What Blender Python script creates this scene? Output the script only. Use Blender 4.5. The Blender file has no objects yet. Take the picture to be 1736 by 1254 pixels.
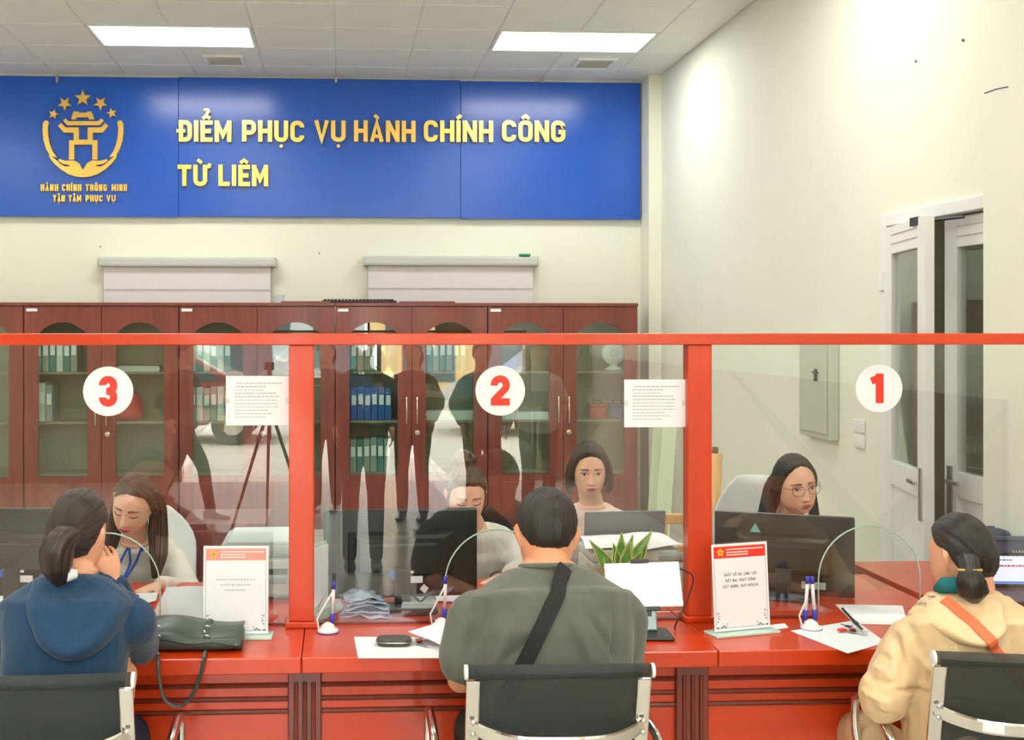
import bpy, bmesh, math, random
import numpy as np
from mathutils import Vector, Matrix, noise
from mathutils.bvhtree import BVHTree

random.seed(7)
PI = math.pi
scene = bpy.context.scene
col = scene.collection

# ------------------------------------------------------------------ camera, world, exposure
F_PX, W_PX, H_PX = 1850.0, 1736.0, 1254.0
YAW = math.radians(2.9)          # camera turned a little to the right
CAM_Z = 1.70
VPX, HOR = 575.0, 558.0          # where the room's depth lines meet in the frame
CX = VPX + F_PX * math.tan(YAW)
cam_data = bpy.data.cameras.new('camera')
cam_data.sensor_fit = 'HORIZONTAL'
cam_data.sensor_width = 36.0
cam_data.lens = 36.0 * F_PX / W_PX
cam_data.shift_x = (W_PX / 2 - CX) / W_PX
cam_data.shift_y = (HOR - H_PX / 2) / W_PX
cam_data.clip_start = 0.05
cam_data.clip_end = 200
cam = bpy.data.objects.new('camera', cam_data)
cam.location = (0, 0, CAM_Z)
cam.rotation_euler = (PI / 2, 0, -YAW)
col.objects.link(cam)
scene.camera = cam

world = bpy.data.worlds.new('daylight')
scene.world = world
world.use_nodes = True
bg = world.node_tree.nodes['Background']
bg.inputs[0].default_value = (0.92, 0.96, 1.0, 1)
bg.inputs[1].default_value = 25.0
scene.view_settings.view_transform = 'Standard'
scene.view_settings.look = 'None'
scene.view_settings.gamma = 1.0
scene.view_settings.use_curve_mapping = False
scene.view_settings.exposure = 0.1
LAMP = 15.5                        # strength of the ceiling light panels
scene.cycles.max_bounces = 10
scene.cycles.transparent_max_bounces = 24
scene.cycles.caustics_reflective = False
scene.cycles.caustics_refractive = False
scene.cycles.sample_clamp_indirect = 6.0

# ------------------------------------------------------------------ measuring helpers
def at(px, py, Y):
    """point of the room at depth Y seen at a pixel of the photograph"""
    u = (px - CX) / F_PX
    X = Y * math.tan(math.atan(u) + YAW)
    zc = Y * math.cos(YAW) + X * math.sin(YAW)
    return Vector((X, Y, CAM_Z + zc * (HOR - py) / F_PX))
def atz(px, py, z):
    zc = F_PX * (z - CAM_Z) / (HOR - py)
    u = (px - CX) / F_PX
    xc = u * zc
    return Vector((xc * math.cos(YAW) + zc * math.sin(YAW), zc * math.cos(YAW) - xc * math.sin(YAW), z))
def atx(px, py, X):
    u = (px - CX) / F_PX
    return at(px, py, X / math.tan(math.atan(u) + YAW))
def xa(px, Y):
    return at(px, HOR, Y).x

# ------------------------------------------------------------------ colours and materials
def lin(c):
    c = c / 255.0
    return c / 12.92 if c <= 0.04045 else ((c + 0.055) / 1.055) ** 2.4
def rgb(r, g, b):
    return (lin(r), lin(g), lin(b), 1.0)
MATS = {}
def mat(name, color, rough=0.5, metal=0.0, vary=0.0, scale=8.0, stretch=(1, 1, 1), bump=0.0, bscale=None, coat=0.0,
        emit=None, spec=0.5, sheen=0.0, detail=3.0, color2=None, rvary=0.0):
    if name in MATS:
        return MATS[name]
    m = bpy.data.materials.new(name)
    m.use_nodes = True
    nt = m.node_tree
    b = nt.nodes['Principled BSDF']
    b.inputs['Base Color'].default_value = color
    b.inputs['Roughness'].default_value = rough
    b.inputs['Metallic'].default_value = metal
    b.inputs['Specular IOR Level'].default_value = spec
    if coat:
        b.inputs['Coat Weight'].default_value = coat
        b.inputs['Coat Roughness'].default_value = 0.08
    if sheen:
        b.inputs['Sheen Weight'].default_value = sheen
    if emit:
        b.inputs['Emission Color'].default_value = emit[0]
        b.inputs['Emission Strength'].default_value = emit[1]
    if vary or bump or rvary:
        tc = nt.nodes.new('ShaderNodeTexCoord')
        mp = nt.nodes.new('ShaderNodeMapping')
        mp.inputs['Scale'].default_value = stretch
        nt.links.new(tc.outputs['Object'], mp.inputs['Vector'])
        n = nt.nodes.new('ShaderNodeTexNoise')
        n.inputs['Scale'].default_value = scale
        n.inputs['Detail'].default_value = detail
        nt.links.new(mp.outputs['Vector'], n.inputs['Vector'])
        if vary:
            mx = nt.nodes.new('ShaderNodeMix')
            mx.data_type = 'RGBA'
            c2 = color2 or tuple(min(1, c * (1 + vary)) for c in color[:3]) + (1,)
            c1 = tuple(c * (1 - vary) for c in color[:3]) + (1,)
            mx.inputs['A'].default_value = c1
            mx.inputs['B'].default_value = c2
            r = nt.nodes.new('ShaderNodeMapRange')
            r.inputs['From Min'].default_value = 0.3
            r.inputs['From Max'].default_value = 0.7
            nt.links.new(n.outputs['Fac'], r.inputs['Value'])
            nt.links.new(r.outputs['Result'], mx.inputs['Factor'])
            nt.links.new(mx.outputs['Result'], b.inputs['Base Color'])
        if rvary:
            r2 = nt.nodes.new('ShaderNodeMapRange')
            r2.inputs['To Min'].default_value = max(0, rough - rvary)
            r2.inputs['To Max'].default_value = rough + rvary
            nt.links.new(n.outputs['Fac'], r2.inputs['Value'])
            nt.links.new(r2.outputs['Result'], b.inputs['Roughness'])
        if bump:
            n2 = n
            if bscale:
                n2 = nt.nodes.new('ShaderNodeTexNoise')
                n2.inputs['Scale'].default_value = bscale
                n2.inputs['Detail'].default_value = 2
                nt.links.new(mp.outputs['Vector'], n2.inputs['Vector'])
            bp = nt.nodes.new('ShaderNodeBump')
            bp.inputs['Strength'].default_value = bump
            bp.inputs['Distance'].default_value = 0.01
            nt.links.new(n2.outputs['Fac'], bp.inputs['Height'])
            nt.links.new(bp.outputs['Normal'], b.inputs['Normal'])
    MATS[name] = m
    return m
def glass_mat(name, tint, ior=1.5, rough=0.0):
    if name in MATS:
        return MATS[name]
    m = bpy.data.materials.new(name)
    m.use_nodes = True
    nt = m.node_tree
    nt.nodes.remove(nt.nodes['Principled BSDF'])
    out = nt.nodes['Material Output']
    tr = nt.nodes.new('ShaderNodeBsdfTransparent')
    tr.inputs[0].default_value = tint
    gl = nt.nodes.new('ShaderNodeBsdfGlossy')
    gl.inputs['Color'].default_value = (1, 1, 1, 1)
    gl.inputs['Roughness'].default_value = rough
    fr = nt.nodes.new('ShaderNodeFresnel')
    fr.inputs['IOR'].default_value = ior
    # same reflectance at both faces of the thin pane
    ge = nt.nodes.new('ShaderNodeNewGeometry')
    mr = nt.nodes.new('ShaderNodeMapRange')
    mr.inputs['To Min'].default_value = ior
    mr.inputs['To Max'].default_value = 1.0 / ior
    nt.links.new(ge.outputs['Backfacing'], mr.inputs['Value'])
    nt.links.new(mr.outputs['Result'], fr.inputs['IOR'])
    mx = nt.nodes.new('ShaderNodeMixShader')
    nt.links.new(fr.outputs[0], mx.inputs[0])
    nt.links.new(tr.outputs[0], mx.inputs[1])
    nt.links.new(gl.outputs[0], mx.inputs[2])
    nt.links.new(mx.outputs[0], out.inputs[0])
    MATS[name] = m
    return m
def mesh_cloth_mat(name, color, open_part):
    """woven mesh: part of the light passes between the threads"""
    m = mat(name, color, .6, vary=.12, scale=220, bump=.3, bscale=500)
    nt = m.node_tree
    out = nt.nodes['Material Output']; b = nt.nodes['Principled BSDF']
    tr = nt.nodes.new('ShaderNodeBsdfTransparent')
    mx = nt.nodes.new('ShaderNodeMixShader'); mx.inputs[0].default_value = open_part
    nt.links.new(b.outputs[0], mx.inputs[1]); nt.links.new(tr.outputs[0], mx.inputs[2]); nt.links.new(mx.outputs[0], out.inputs[0])
    return m
def hair_mat(name, c1, c2, rough=0.35):
    """strand streaks follow the 'strand' attribute of the hair meshes"""
    m = bpy.data.materials.new(name)
    m.use_nodes = True
    nt = m.node_tree
    b = nt.nodes['Principled BSDF']
    b.inputs['Roughness'].default_value = rough
    b.inputs['Specular IOR Level'].default_value = 0.45
    a = nt.nodes.new('ShaderNodeAttribute')
    a.attribute_name = 'strand'
    n = nt.nodes.new('ShaderNodeTexNoise')
    n.noise_dimensions = '2D'
    n.inputs['Scale'].default_value = 1.0
    n.inputs['Detail'].default_value = 3
    nt.links.new(a.outputs['Vector'], n.inputs['Vector'])
    mx = nt.nodes.new('ShaderNodeMix')
    mx.data_type = 'RGBA'
    mx.inputs['A'].default_value = c1
    mx.inputs['B'].default_value = c2
    r = nt.nodes.new('ShaderNodeMapRange')
    r.inputs['From Min'].default_value = 0.35
    r.inputs['From Max'].default_value = 0.7
    nt.links.new(n.outputs['Fac'], r.inputs['Value'])
    nt.links.new(r.outputs['Result'], mx.inputs['Factor'])
    nt.links.new(mx.outputs['Result'], b.inputs['Base Color'])
    bp = nt.nodes.new('ShaderNodeBump')
    bp.inputs['Strength'].default_value = 0.6
    bp.inputs['Distance'].default_value = 0.004
    nt.links.new(n.outputs['Fac'], bp.inputs['Height'])
    nt.links.new(bp.outputs['Normal'], b.inputs['Normal'])
    return m
def tile_mat(name, color, color2, grout, size, rough, gap=0.004):
    m = bpy.data.materials.new(name)
    m.use_nodes = True
    nt = m.node_tree
    b = nt.nodes['Principled BSDF']
    b.inputs['Roughness'].default_value = rough
    tc = nt.nodes.new('ShaderNodeTexCoord')
    br = nt.nodes.new('ShaderNodeTexBrick')
    br.offset = 0
    br.inputs['Color1'].default_value = color
    br.inputs['Color2'].default_value = color2
    br.inputs['Mortar'].default_value = grout
    br.inputs['Scale'].default_value = 1
    br.inputs['Mortar Size'].default_value = gap
    br.inputs['Brick Width'].default_value = size
    br.inputs['Row Height'].default_value = size
    nt.links.new(tc.outputs['Object'], br.inputs['Vector'])
    nt.links.new(br.outputs['Color'], b.inputs['Base Color'])
    return m

WALL = mat('wall_paint', rgb(234, 236, 220), 0.75, vary=0.025, scale=1.2, bump=0.04, bscale=160)
CEIL = mat('ceiling_metal', rgb(236, 237, 226), 0.5, vary=0.02, scale=3)
WHITE_METAL = mat('white_aluminium', rgb(240, 241, 238), 0.35)
COUNTER = mat('varnished_red_wood', rgb(200, 58, 8), 0.3, vary=0.09, scale=3, stretch=(0.5, 5, 5), coat=0.3, detail=1.5)
COUNTER_V = mat('varnished_red_wood_upright', rgb(202, 60, 12), 0.34, vary=0.09, scale=3, stretch=(6, 6, 0.6), coat=0.25)
COUNTER_D = mat('dark_red_wood', rgb(112, 36, 18), 0.35, vary=0.2, scale=5, stretch=(6, 6, 0.6), coat=0.4)
MAHOG = mat('mahogany_wood', rgb(122, 54, 42), 0.38, vary=0.2, scale=4, stretch=(5, 5, 0.5), coat=0.35)
MAHOG_D = mat('mahogany_inside', rgb(118, 84, 62), 0.6, vary=0.15, scale=4, stretch=(1, 5, 5))
GLASS = glass_mat('partition_glass', (0.975, 0.993, 0.985, 1), 1.65)
CABGLASS = glass_mat('cabinet_glass', (0.90, 0.97, 0.94, 1), 1.7)
DOORGLASS = glass_mat('door_glass', (0.90, 0.95, 0.93, 1), 1.5)
EDGE = mat('polished_glass_edge', rgb(196, 226, 214), 0.15, spec=0.8)
BLUE = mat('blue_sign_panel', rgb(8, 84, 190), 0.23, vary=0.05, scale=0.8, spec=0.6)
GOLD = mat('brushed_gold', rgb(248, 206, 112), 0.3, metal=1.0, vary=0.06, scale=3)
PAPER = mat('white_paper', rgb(243, 244, 248), 0.7)
PAPER2 = mat('office_paper_bluish', rgb(226, 234, 240), 0.7)
INK = mat('grey_print', rgb(188, 190, 194), 0.8)
INK_D = mat('dark_print', rgb(70, 76, 92), 0.8)
INK_W = mat('white_print', rgb(250, 236, 230), 0.8)
RED = mat('red_print', rgb(232, 52, 34), 0.5)
CHROME = mat('polished_chrome', rgb(225, 225, 222), 0.14, metal=1.0)
STEEL = mat('brushed_steel', rgb(190, 190, 186), 0.3, metal=1.0)
BLACK_P = mat('black_plastic', rgb(26, 28, 30), 0.38)
DARK_P = mat('dark_grey_plastic', rgb(52, 56, 60), 0.45)
GREY_P = mat('light_grey_plastic', rgb(196, 204, 204), 0.5)
WHITE_P = mat('white_plastic', rgb(238, 238, 236), 0.4)
BLUE_P = mat('blue_plastic', rgb(52, 54, 170), 0.4)
SCREEN_BACK = mat('monitor_back', rgb(34, 40, 40), 0.22)

# ------------------------------------------------------------------ mesh building
class MB:
    def __init__(self):
        self.v = []; self.f = []
    def add(self, verts, faces):
        o = len(self.v)
        self.v.extend([tuple(p) for p in verts])
        self.f.extend([tuple(i + o for i in f) for f in faces])
        return self
    def box(self, a, b):
        x0, y0, z0 = (min(a[i], b[i]) for i in range(3)); x1, y1, z1 = (max(a[i], b[i]) for i in range(3))
        return self.add([(x0,y0,z0),(x1,y0,z0),(x1,y1,z0),(x0,y1,z0),(x0,y0,z1),(x1,y0,z1),(x1,y1,z1),(x0,y1,z1)],
                        [(3,2,1,0),(4,5,6,7),(0,1,5,4),(1,2,6,5),(2,3,7,6),(3,0,4,7)])
    def boxm(self, size, M):
        s = [d / 2 for d in size]
        vs = [M @ Vector((x * s[0], y * s[1], z * s[2])) for z in (-1, 1) for x, y in ((-1,-1),(1,-1),(1,1),(-1,1))]
        return self.add(vs, [(3,2,1,0),(4,5,6,7),(0,1,5,4),(1,2,6,5),(2,3,7,6),(3,0,4,7)])
    def prism(self, poly, d0, d1, fn):
        """poly of (a,b), extruded from d0 to d1; fn(a,b,d) gives the point"""
        n = len(poly)
        vs = [fn(a, b, d0) for a, b in poly] + [fn(a, b, d1) for a, b in poly]
        fs = [tuple(range(n))[::-1], tuple(range(n, 2 * n))]
        fs += [(i, (i + 1) % n, n + (i + 1) % n, n + i) for i in range(n)]
        return self.add(vs, fs)
    def loft(self, rings, cap=True, closed=True):
        n = len(rings[0]); o = []
        vs = [p for r in rings for p in r]
        fs = []
        for i in range(len(rings) - 1):
            for j in range(n if closed else n - 1):
                k = (j + 1) % n
                fs.append((i*n+j, i*n+k, (i+1)*n+k, (i+1)*n+j))
        if cap and closed:
            fs.append(tuple(range(n))[::-1])
            fs.append(tuple((len(rings)-1)*n + j for j in range(n)))
        return self.add(vs, fs)
    def tube(self, pts, r, n=10, flat=None):
        """tube along points; r number or list; flat = (a,b) half sizes of a flat bar with its b axis kept as level as it can be"""
        pts = [Vector(p) for p in pts]
        rr = r if isinstance(r, (list, tuple)) else [r] * len(pts)
        rings = []
        t = (pts[1] - pts[0]).normalized()
        nrm = t.orthogonal().normalized()
        if flat:
            nrm = Vector(flat[2]) if len(flat) > 2 else Vector((0, 0, 1))
            nrm = (nrm - t * nrm.dot(t)).normalized()
        for i, p in enumerate(pts):
            if i == 0: t2 = (pts[1] - pts[0])
            elif i == len(pts) - 1: t2 = (pts[-1] - pts[-2])
            else: t2 = (pts[i+1] - pts[i]).normalized() + (pts[i] - pts[i-1]).normalized()
            t2 = t2.normalized() if t2.length > 1e-9 else t
            q = t.rotation_difference(t2)
            nrm = q @ nrm; t = t2
            nrm = (nrm - t * nrm.dot(t)).normalized()
            bi = t.cross(nrm)
            if flat:
                a, b = flat[0], flat[1]
                rings.append([p + nrm * x * a + bi * y * b for x, y in
                              ((-1,-.7),(-.7,-1),(.7,-1),(1,-.7),(1,.7),(.7,1),(-.7,1),(-1,.7))])
            else:
                rings.append([p + (nrm * math.cos(2*PI*k/n) + bi * math.sin(2*PI*k/n)) * rr[i] for k in range(n)])
        return self.loft(rings)
    def lathe(self, prof, c, n=24, M=None):
        rings = []
        for r, z in prof:
            ring = [Vector((r * math.cos(2*PI*k/n), r * math.sin(2*PI*k/n), z)) for k in range(n)]
            if M is not None: ring = [M @ p for p in ring]
            rings.append([p + Vector(c) for p in ring])
        return self.loft(rings)
    def mesh(self, name, off=None):
        me = bpy.data.meshes.new(name)
        vs = self.v if off is None else [(x - off[0], y - off[1], z - off[2]) for x, y, z in self.v]
        me.from_pydata(vs, [], self.f)
        me.validate()
        bm = bmesh.new(); bm.from_mesh(me)
        bmesh.ops.recalc_face_normals(bm, faces=bm.faces)
        bm.to_mesh(me); bm.free()
        me.update()
        return me

def V3(*a): return Vector(a)
def origin_of(o):
    p = Vector((0, 0, 0))
    while o is not None:
        p = p + Vector(o.location); o = o.parent
    return p
def tag(o, label=None, cat=None, group=None, kind=None):
    if label: o['label'] = label
    if cat: o['category'] = cat
    if group: o['group'] = group
    if kind: o['kind'] = kind
    return o
def finish(o, material, bevel, smooth, seg=2):
    me = o.data
    if material is not None and not me.materials: me.materials.append(material)
    if smooth:
        for p in me.polygons: p.use_smooth = True
    if bevel:
        b = o.modifiers.new('bevel', 'BEVEL'); b.width = bevel; b.segments = seg; b.limit_method = 'ANGLE'; b.angle_limit = math.radians(40)
    return o
def obj(name, mb, material, parent=None, bevel=0, smooth=False, loc=None, world=False, seg=2):
    """ONE mesh object. world=True: the builder's coordinates are room coordinates and are re-based on the parent (or loc)."""
    if isinstance(mb, MB):
        off = None
        if world:
            off = origin_of(parent) if parent is not None else (Vector(loc) if loc is not None else None)
        me = mb.mesh(name, off)
    else:
        me = mb
    o = bpy.data.objects.new(name, me)
    col.objects.link(o)
    if parent is not None: o.parent = parent
    elif loc is not None: o.location = loc
    return finish(o, material, bevel, smooth, seg)
def share(name, src, parent=None, loc=(0, 0, 0), rot=None, scale=None):
    o = bpy.data.objects.new(name, src.data)
    col.objects.link(o)
    o.parent = parent; o.location = loc
    if rot: o.rotation_euler = rot
    if scale: o.scale = scale
    for md in src.modifiers:
        if md.type == 'BEVEL':
            b = o.modifiers.new('bevel', 'BEVEL'); b.width = md.width; b.segments = md.segments; b.limit_method = 'ANGLE'; b.angle_limit = md.angle_limit
    return o
def thing(name, label, cat, loc=(0, 0, 0), rz=0, group=None):
    o = bpy.data.objects.new(name, None)
    o.empty_display_size = 0.1
    col.objects.link(o)
    o.location = loc; o.rotation_euler = (0, 0, rz)
    return tag(o, label, cat, group)
def copy_tree(o, parent=None):
    c = o.copy(); col.objects.link(c); c.parent = parent
    for ch in [x for x in o.children]: copy_tree(ch, c)
    return c

# ------------------------------------------------------------------ stroke lettering
def rr(x0, y0, x1, y1, r, which='all', n=5):
    cs = {'bl': (x0+r, y0+r, PI, 1.5*PI), 'br': (x1-r, y0+r, 1.5*PI, 2*PI), 'tr': (x1-r, y1-r, 0, .5*PI), 'tl': (x0+r, y1-r, .5*PI, PI)}
    sq = {'bl': (x0, y0), 'br': (x1, y0), 'tr': (x1, y1), 'tl': (x0, y1)}
    pts = []
    for k in ('bl', 'br', 'tr', 'tl'):
        if which == 'all' or k in which:
            cx, cy, a, b = cs[k]
            pts += [(cx + r*math.cos(a+(b-a)*i/n), cy + r*math.sin(a+(b-a)*i/n)) for i in range(n+1)]
        else: pts.append(sq[k])
    return pts
def arc(cx, cy, rx, ry, a0, a1, n=10):
    return [(cx + rx*math.cos(math.radians(a0+(a1-a0)*i/n)), cy + ry*math.sin(math.radians(a0+(a1-a0)*i/n))) for i in range(n+1)]
BASE = {'Đ':'D','Ể':'E','Ê':'E','Ế':'E','Ụ':'U','Ừ':'U','Ự':'U','À':'A','Ậ':'A','Â':'A','Ầ':'A','Ấ':'A','Ạ':'A','Ả':'A','Í':'I','Ĩ':'I','Ô':'O','Ố':'O','Ộ':'O','Ọ':'O'}
MARK = {'Đ':'b','Ể':'ch','Ê':'c','Ế':'ca','Ụ':'d','Ừ':'gw','Ự':'wd','À':'g','Ậ':'cd','Â':'c','Ầ':'cg','Ấ':'ca','Ạ':'d','Ả':'h','Í':'a','Ĩ':'t','Ô':'c','Ố':'ca','Ộ':'cd','Ọ':'d'}
def glyph(ch, W, t):
    """strokes (points, closed, width) of a capital in a box W wide and 1 high"""
    b = BASE.get(ch, ch); h = t/2; x0, x1, y0, y1 = h, W-h, h, 1-h; xm = W/2; r = min(0.2, W*0.36, (W-t)*.49)
    S = []
    def s(p, closed=False, w=t): S.append((p, closed, w))
    if b == 'H': s([(x0,0),(x0,1)]); s([(x1,0),(x1,1)]); s([(x0,.5),(x1,.5)])
    elif b == 'I': s([(xm,0),(xm,1)])
    elif b == 'E': s([(x1+h,y0),(x0,y0),(x0,y1),(x1+h,y1)]); s([(x0,.5),(x1+h*.3,.5)])
    elif b == 'L': s([(x0,1),(x0,y0),(x1+h,y0)])
    elif b == 'T': s([(0,y1),(W,y1)]); s([(xm,0),(xm,y1)])
    elif b == 'F': s([(x0,0),(x0,y1),(x1+h,y1)]); s([(x0,.52),(x1,.52)])
    elif b == 'D': s(rr(x0,y0,x1,y1,r,('br','tr')), True)
    elif b == 'P': s([(x0,0),(x0,1)]); s([(x0,y1)] + arc(x1-r*.9,y1-r*.9,r*.9,r*.9,90,0,5) + arc(x1-r*.9,.42+r*.9,r*.9,r*.9,0,-90,5) + [(x0,.42)])
    elif b == 'R': s([(x0,0),(x0,1)]); s([(x0,y1)] + arc(x1-r*.9,y1-r*.9,r*.9,r*.9,90,0,5) + arc(x1-r*.9,.45+r*.9,r*.9,r*.9,0,-90,5) + [(x0,.45)]); s([(xm,.45),(x1,0)])
    elif b == 'B': s(rr(x0,y0,x1,.52,r*.8,('br','tr')), True); s(rr(x0,.5,x1-.03,y1,r*.8,('br','tr')), True)
    elif b in 'OQ0': s(rr(x0,y0,x1,y1,r), True)
    elif b == 'U': s([(x0,1),(x0,y0+r)] + arc(x0+r,y0+r,r,r,180,270,5) + arc(x1-r,y0+r,r,r,270,360,5) + [(x1,1)])
    elif b == 'C': s([(x1,.31)] + arc(x1-r,y0+r,r,r,0,-90,5) + arc(x0+r,y0+r,r,r,270,180,5) + arc(x0+r,y1-r,r,r,180,90,5) + arc(x1-r,y1-r,r,r,90,0,5) + [(x1,.69)])
    elif b == 'G': s([(xm+h*.2,.47),(x1,.47),(x1,y0+r)] + arc(x1-r,y0+r,r,r,0,-90,5) + arc(x0+r,y0+r,r,r,270,180,5) + arc(x0+r,y1-r,r,r,180,90,5) + arc(x1-r,y1-r,r,r,90,0,5) + [(x1,.7)])
    elif b == 'S': s([(x1,.72)] + arc(x1-r,y1-r,r,r,0,90,5) + arc(x0+r,y1-r,r,r,90,180,5) + arc(x0+r,.5+r,r,r,180,270,5) + arc(x1-r,.5-r,r,r,90,0,5) + arc(x1-r,y0+r,r,r,0,-90,5) + arc(x0+r,y0+r,r,r,270,180,5) + [(x0,.28)])
    elif b == '2': s([(x0,.66)] + arc(x0+r,y1-r,r,r,180,90,6) + arc(x1-r,y1-r,r,r,90,0,6) + [(x1,.64),(x1-.03,.56),(x0+.02,.20),(x0,y0)]); s([(0,y0),(W,y0)])
    elif b == '3':
        q = min(r, .17)
        s([(x0,.70)] + arc(x0+r,y1-r,r,r,180,90,6) + arc(x1-r,y1-r,r,r,90,0,6) + arc(x1-q,.5+q,q,q,0,-90,5) + [(xm-.06,.5)])
        s([(xm-.06,.5)] + arc(x1-q,.5-q,q,q,90,0,5) + arc(x1-r,y0+r,r,r,0,-90,6) + arc(x0+r,y0+r,r,r,270,180,6) + [(x0,.30)])
    elif b == '1': s([(W*.62,0),(W*.62,1)]); s([(W*.1,1-t*.95),(W*.62,1-h)], w=t*.9)
    elif b == 'N': s([(x0,0),(x0,1)]); s([(x1,0),(x1,1)]); s([(x0,1-h*.6),(x1,h*.6)], w=t*.95)
    elif b == 'M': s([(x0,0),(x0,1)]); s([(x1,0),(x1,1)]); s([(x0,1-h*.6),(xm,.3),(x1,1-h*.6)], w=t*.85)
    elif b == 'V': s([(h*.9,1),(xm,h*.9),(W-h*.9,1)], w=t*.95)
    elif b == 'A': s([(h*.9,0),(xm,1-h*.9),(W-h*.9,0)], w=t*.95); s([(W*.25,.26),(W*.75,.26)], w=t*.8)
    elif b == 'Y': s([(h*.8,1),(xm,.48),(W-h*.8,1)]); s([(xm,0),(xm,.5)])
    elif b == 'X': s([(h,0),(W-h,1)]); s([(h,1),(W-h,0)])
    elif b == 'K': s([(x0,0),(x0,1)]); s([(x1,1),(x0,.45)]); s([(x0+t,.55),(x1,0)])
    elif b == ',': s([(xm,.12),(xm-.06,-.12)])
    elif b in '.': s([(xm-h,h*.8),(xm+h,h*.8)])
    elif b == ':': s([(xm-h,h),(xm+h,h)]); s([(xm-h,.6),(xm+h,.6)])
    if b == 'Q': s([(xm,.22),(x1,-.06)])
    m = MARK.get(ch, ''); u = t*.75; top = 1.08
    if 'b' in m: s([(-.1,.5),(W*.5,.5)], w=u)
    if 'c' in m: s([(xm-.17,top),(xm,top+.13),(xm+.17,top)], w=u); top += .2 if len(m) > 1 else 0
    if 'g' in m: s([(xm-.12,top+.16),(xm+.08,top)], w=u)
    if 'a' in m: s([(xm+.12,top+.16),(xm-.08,top)], w=u)
    if 'h' in m: s(arc(xm,top+.14,.1,.08,160,-60,8) + [(xm,top-.0)], w=u*.8)
    if 't' in m: s([(xm-.16,top),(xm-.08,top+.08),(xm+.08,top),(xm+.16,top+.09)], w=u*.8)
    if 'w' in m: s([(x1,.86),(W+.1,.92),(W+.12,1.06)], w=u)
    if 'd' in m: s(arc(xm,-.2,.045,.045,0,360,8)[:-1], True, .07)
    return S
def stroke_quads(pts, closed, w):
    n = len(pts); L = []; R = []
    P = [Vector(p) for p in pts]
    for i in range(n):
        a = P[(i-1) % n] if (closed or i > 0) else None
        c = P[(i+1) % n] if (closed or i < n-1) else None
        d1 = (P[i]-a).normalized() if a is not None and (P[i]-a).length > 1e-7 else None
        d2 = (c-P[i]).normalized() if c is not None and (c-P[i]).length > 1e-7 else None
        if d1 is None and d2 is None: d1 = d2 = Vector((1, 0))
        if d1 is None: d1 = d2
        if d2 is None: d2 = d1
        n1 = Vector((-d1.y, d1.x)); n2 = Vector((-d2.y, d2.x))
        m = n1 + n2
        if m.length < 1e-4: m = n1
        m.normalize()
        k = 1.0 / max(0.42, m.dot(n1))
        L.append(P[i] + m*w/2*k); R.append(P[i] - m*w/2*k)
    return L, R
def glyph_mesh(mb, ch, W, t, fn, d0, d1):
    """fn(a,b,d) maps box coordinates to a point; d0 back, d1 front"""
    step = (d1 - d0) * .12
    for si, (pts, closed, w) in enumerate(glyph(ch, W, t)):
        if si: d1 = d1 + step
        L, R = stroke_quads(pts, closed, w)
        n = len(L); rings = []
        for i in range(n):
            rings.append([fn(L[i].x, L[i].y, d1), fn(R[i].x, R[i].y, d1), fn(R[i].x, R[i].y, d0), fn(L[i].x, L[i].y, d0)])
        if closed: mb.loft(rings + [rings[0]], cap=False)
        else: mb.loft(rings)
NARROW = {'I': 0.0, '1': 0.75, '.': 0.3, ',': 0.3, ':': 0.3, 'M': 1.28, 'L': .9, 'E': .92, 'T': .98, ' ': .55}
def layout(word, total, t, gap):
    """(character, x offset, width) across a total width given in cap heights"""
    ks = [NARROW.get(BASE.get(c, c), 1.0) for c in word]
    fixed = sum(t for k in ks if k == 0) + gap*(len(word)-1)
    u = (total - fixed) / max(1e-6, sum(ks))
    x = 0; out = []
    for c, k in zip(word, ks):
        w = t if k == 0 else u*k
        out.append((c, x, w)); x += w + gap
    return out
# ================================================================== THE ROOM
Y_BACK, X_RIGHT, X_LEFT, Y_FRONT, Z_CEIL = 9.74, 2.83, -6.4, -5.2, 3.937
def structure(name, mb, m, bevel=0, world_loc=None):
    return tag(obj(name, mb, m, bevel=bevel), kind='structure')
floor = structure('floor', MB().box((X_LEFT, Y_FRONT, -0.1), (X_RIGHT + 0.2, Y_BACK + 0.2, 0)), tile_mat('floor_tile', rgb(196, 190, 178), rgb(202, 196, 184), rgb(140, 134, 126), 0.6, 0.22))
wall_back = structure('wall_back', MB().box((X_LEFT - 0.2, Y_BACK, 0), (X_RIGHT + 0.2, Y_BACK + 0.2, Z_CEIL + 0.25)), WALL)
structure('wall_left', MB().box((X_LEFT - 0.2, Y_FRONT, 0), (X_LEFT, Y_BACK, Z_CEIL + 0.25)), WALL)
# right wall with the doorway cut out
D_FAR = atx(1500, 560, X_RIGHT).y
D_NEAR = D_FAR - 1.30
D_TOP = 2.27
mb = MB().box((X_RIGHT, D_FAR, 0), (X_RIGHT + 0.2, Y_BACK, Z_CEIL + 0.25))
mb.box((X_RIGHT, Y_FRONT, 0), (X_RIGHT + 0.2, D_NEAR, Z_CEIL + 0.25))
mb.box((X_RIGHT, D_NEAR, D_TOP), (X_RIGHT + 0.2, D_FAR, Z_CEIL + 0.25))
wall_right = structure('wall_right', mb, WALL)
# pilasters: one in the far corner, one nearer than the doorway
PX = xa(1100, Y_BACK - 0.27)
structure('trim_1', MB().box((PX, Y_BACK - 0.27, 0), (X_RIGHT, Y_BACK, Z_CEIL)), WALL)
p_y = X_RIGHT - 0.10
PIL_Y = atx(1667, 560, p_y).y
trim_2 = structure('trim_2', MB().box((p_y, PIL_Y - 0.75, 0), (X_RIGHT, PIL_Y, Z_CEIL)), WALL)
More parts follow.
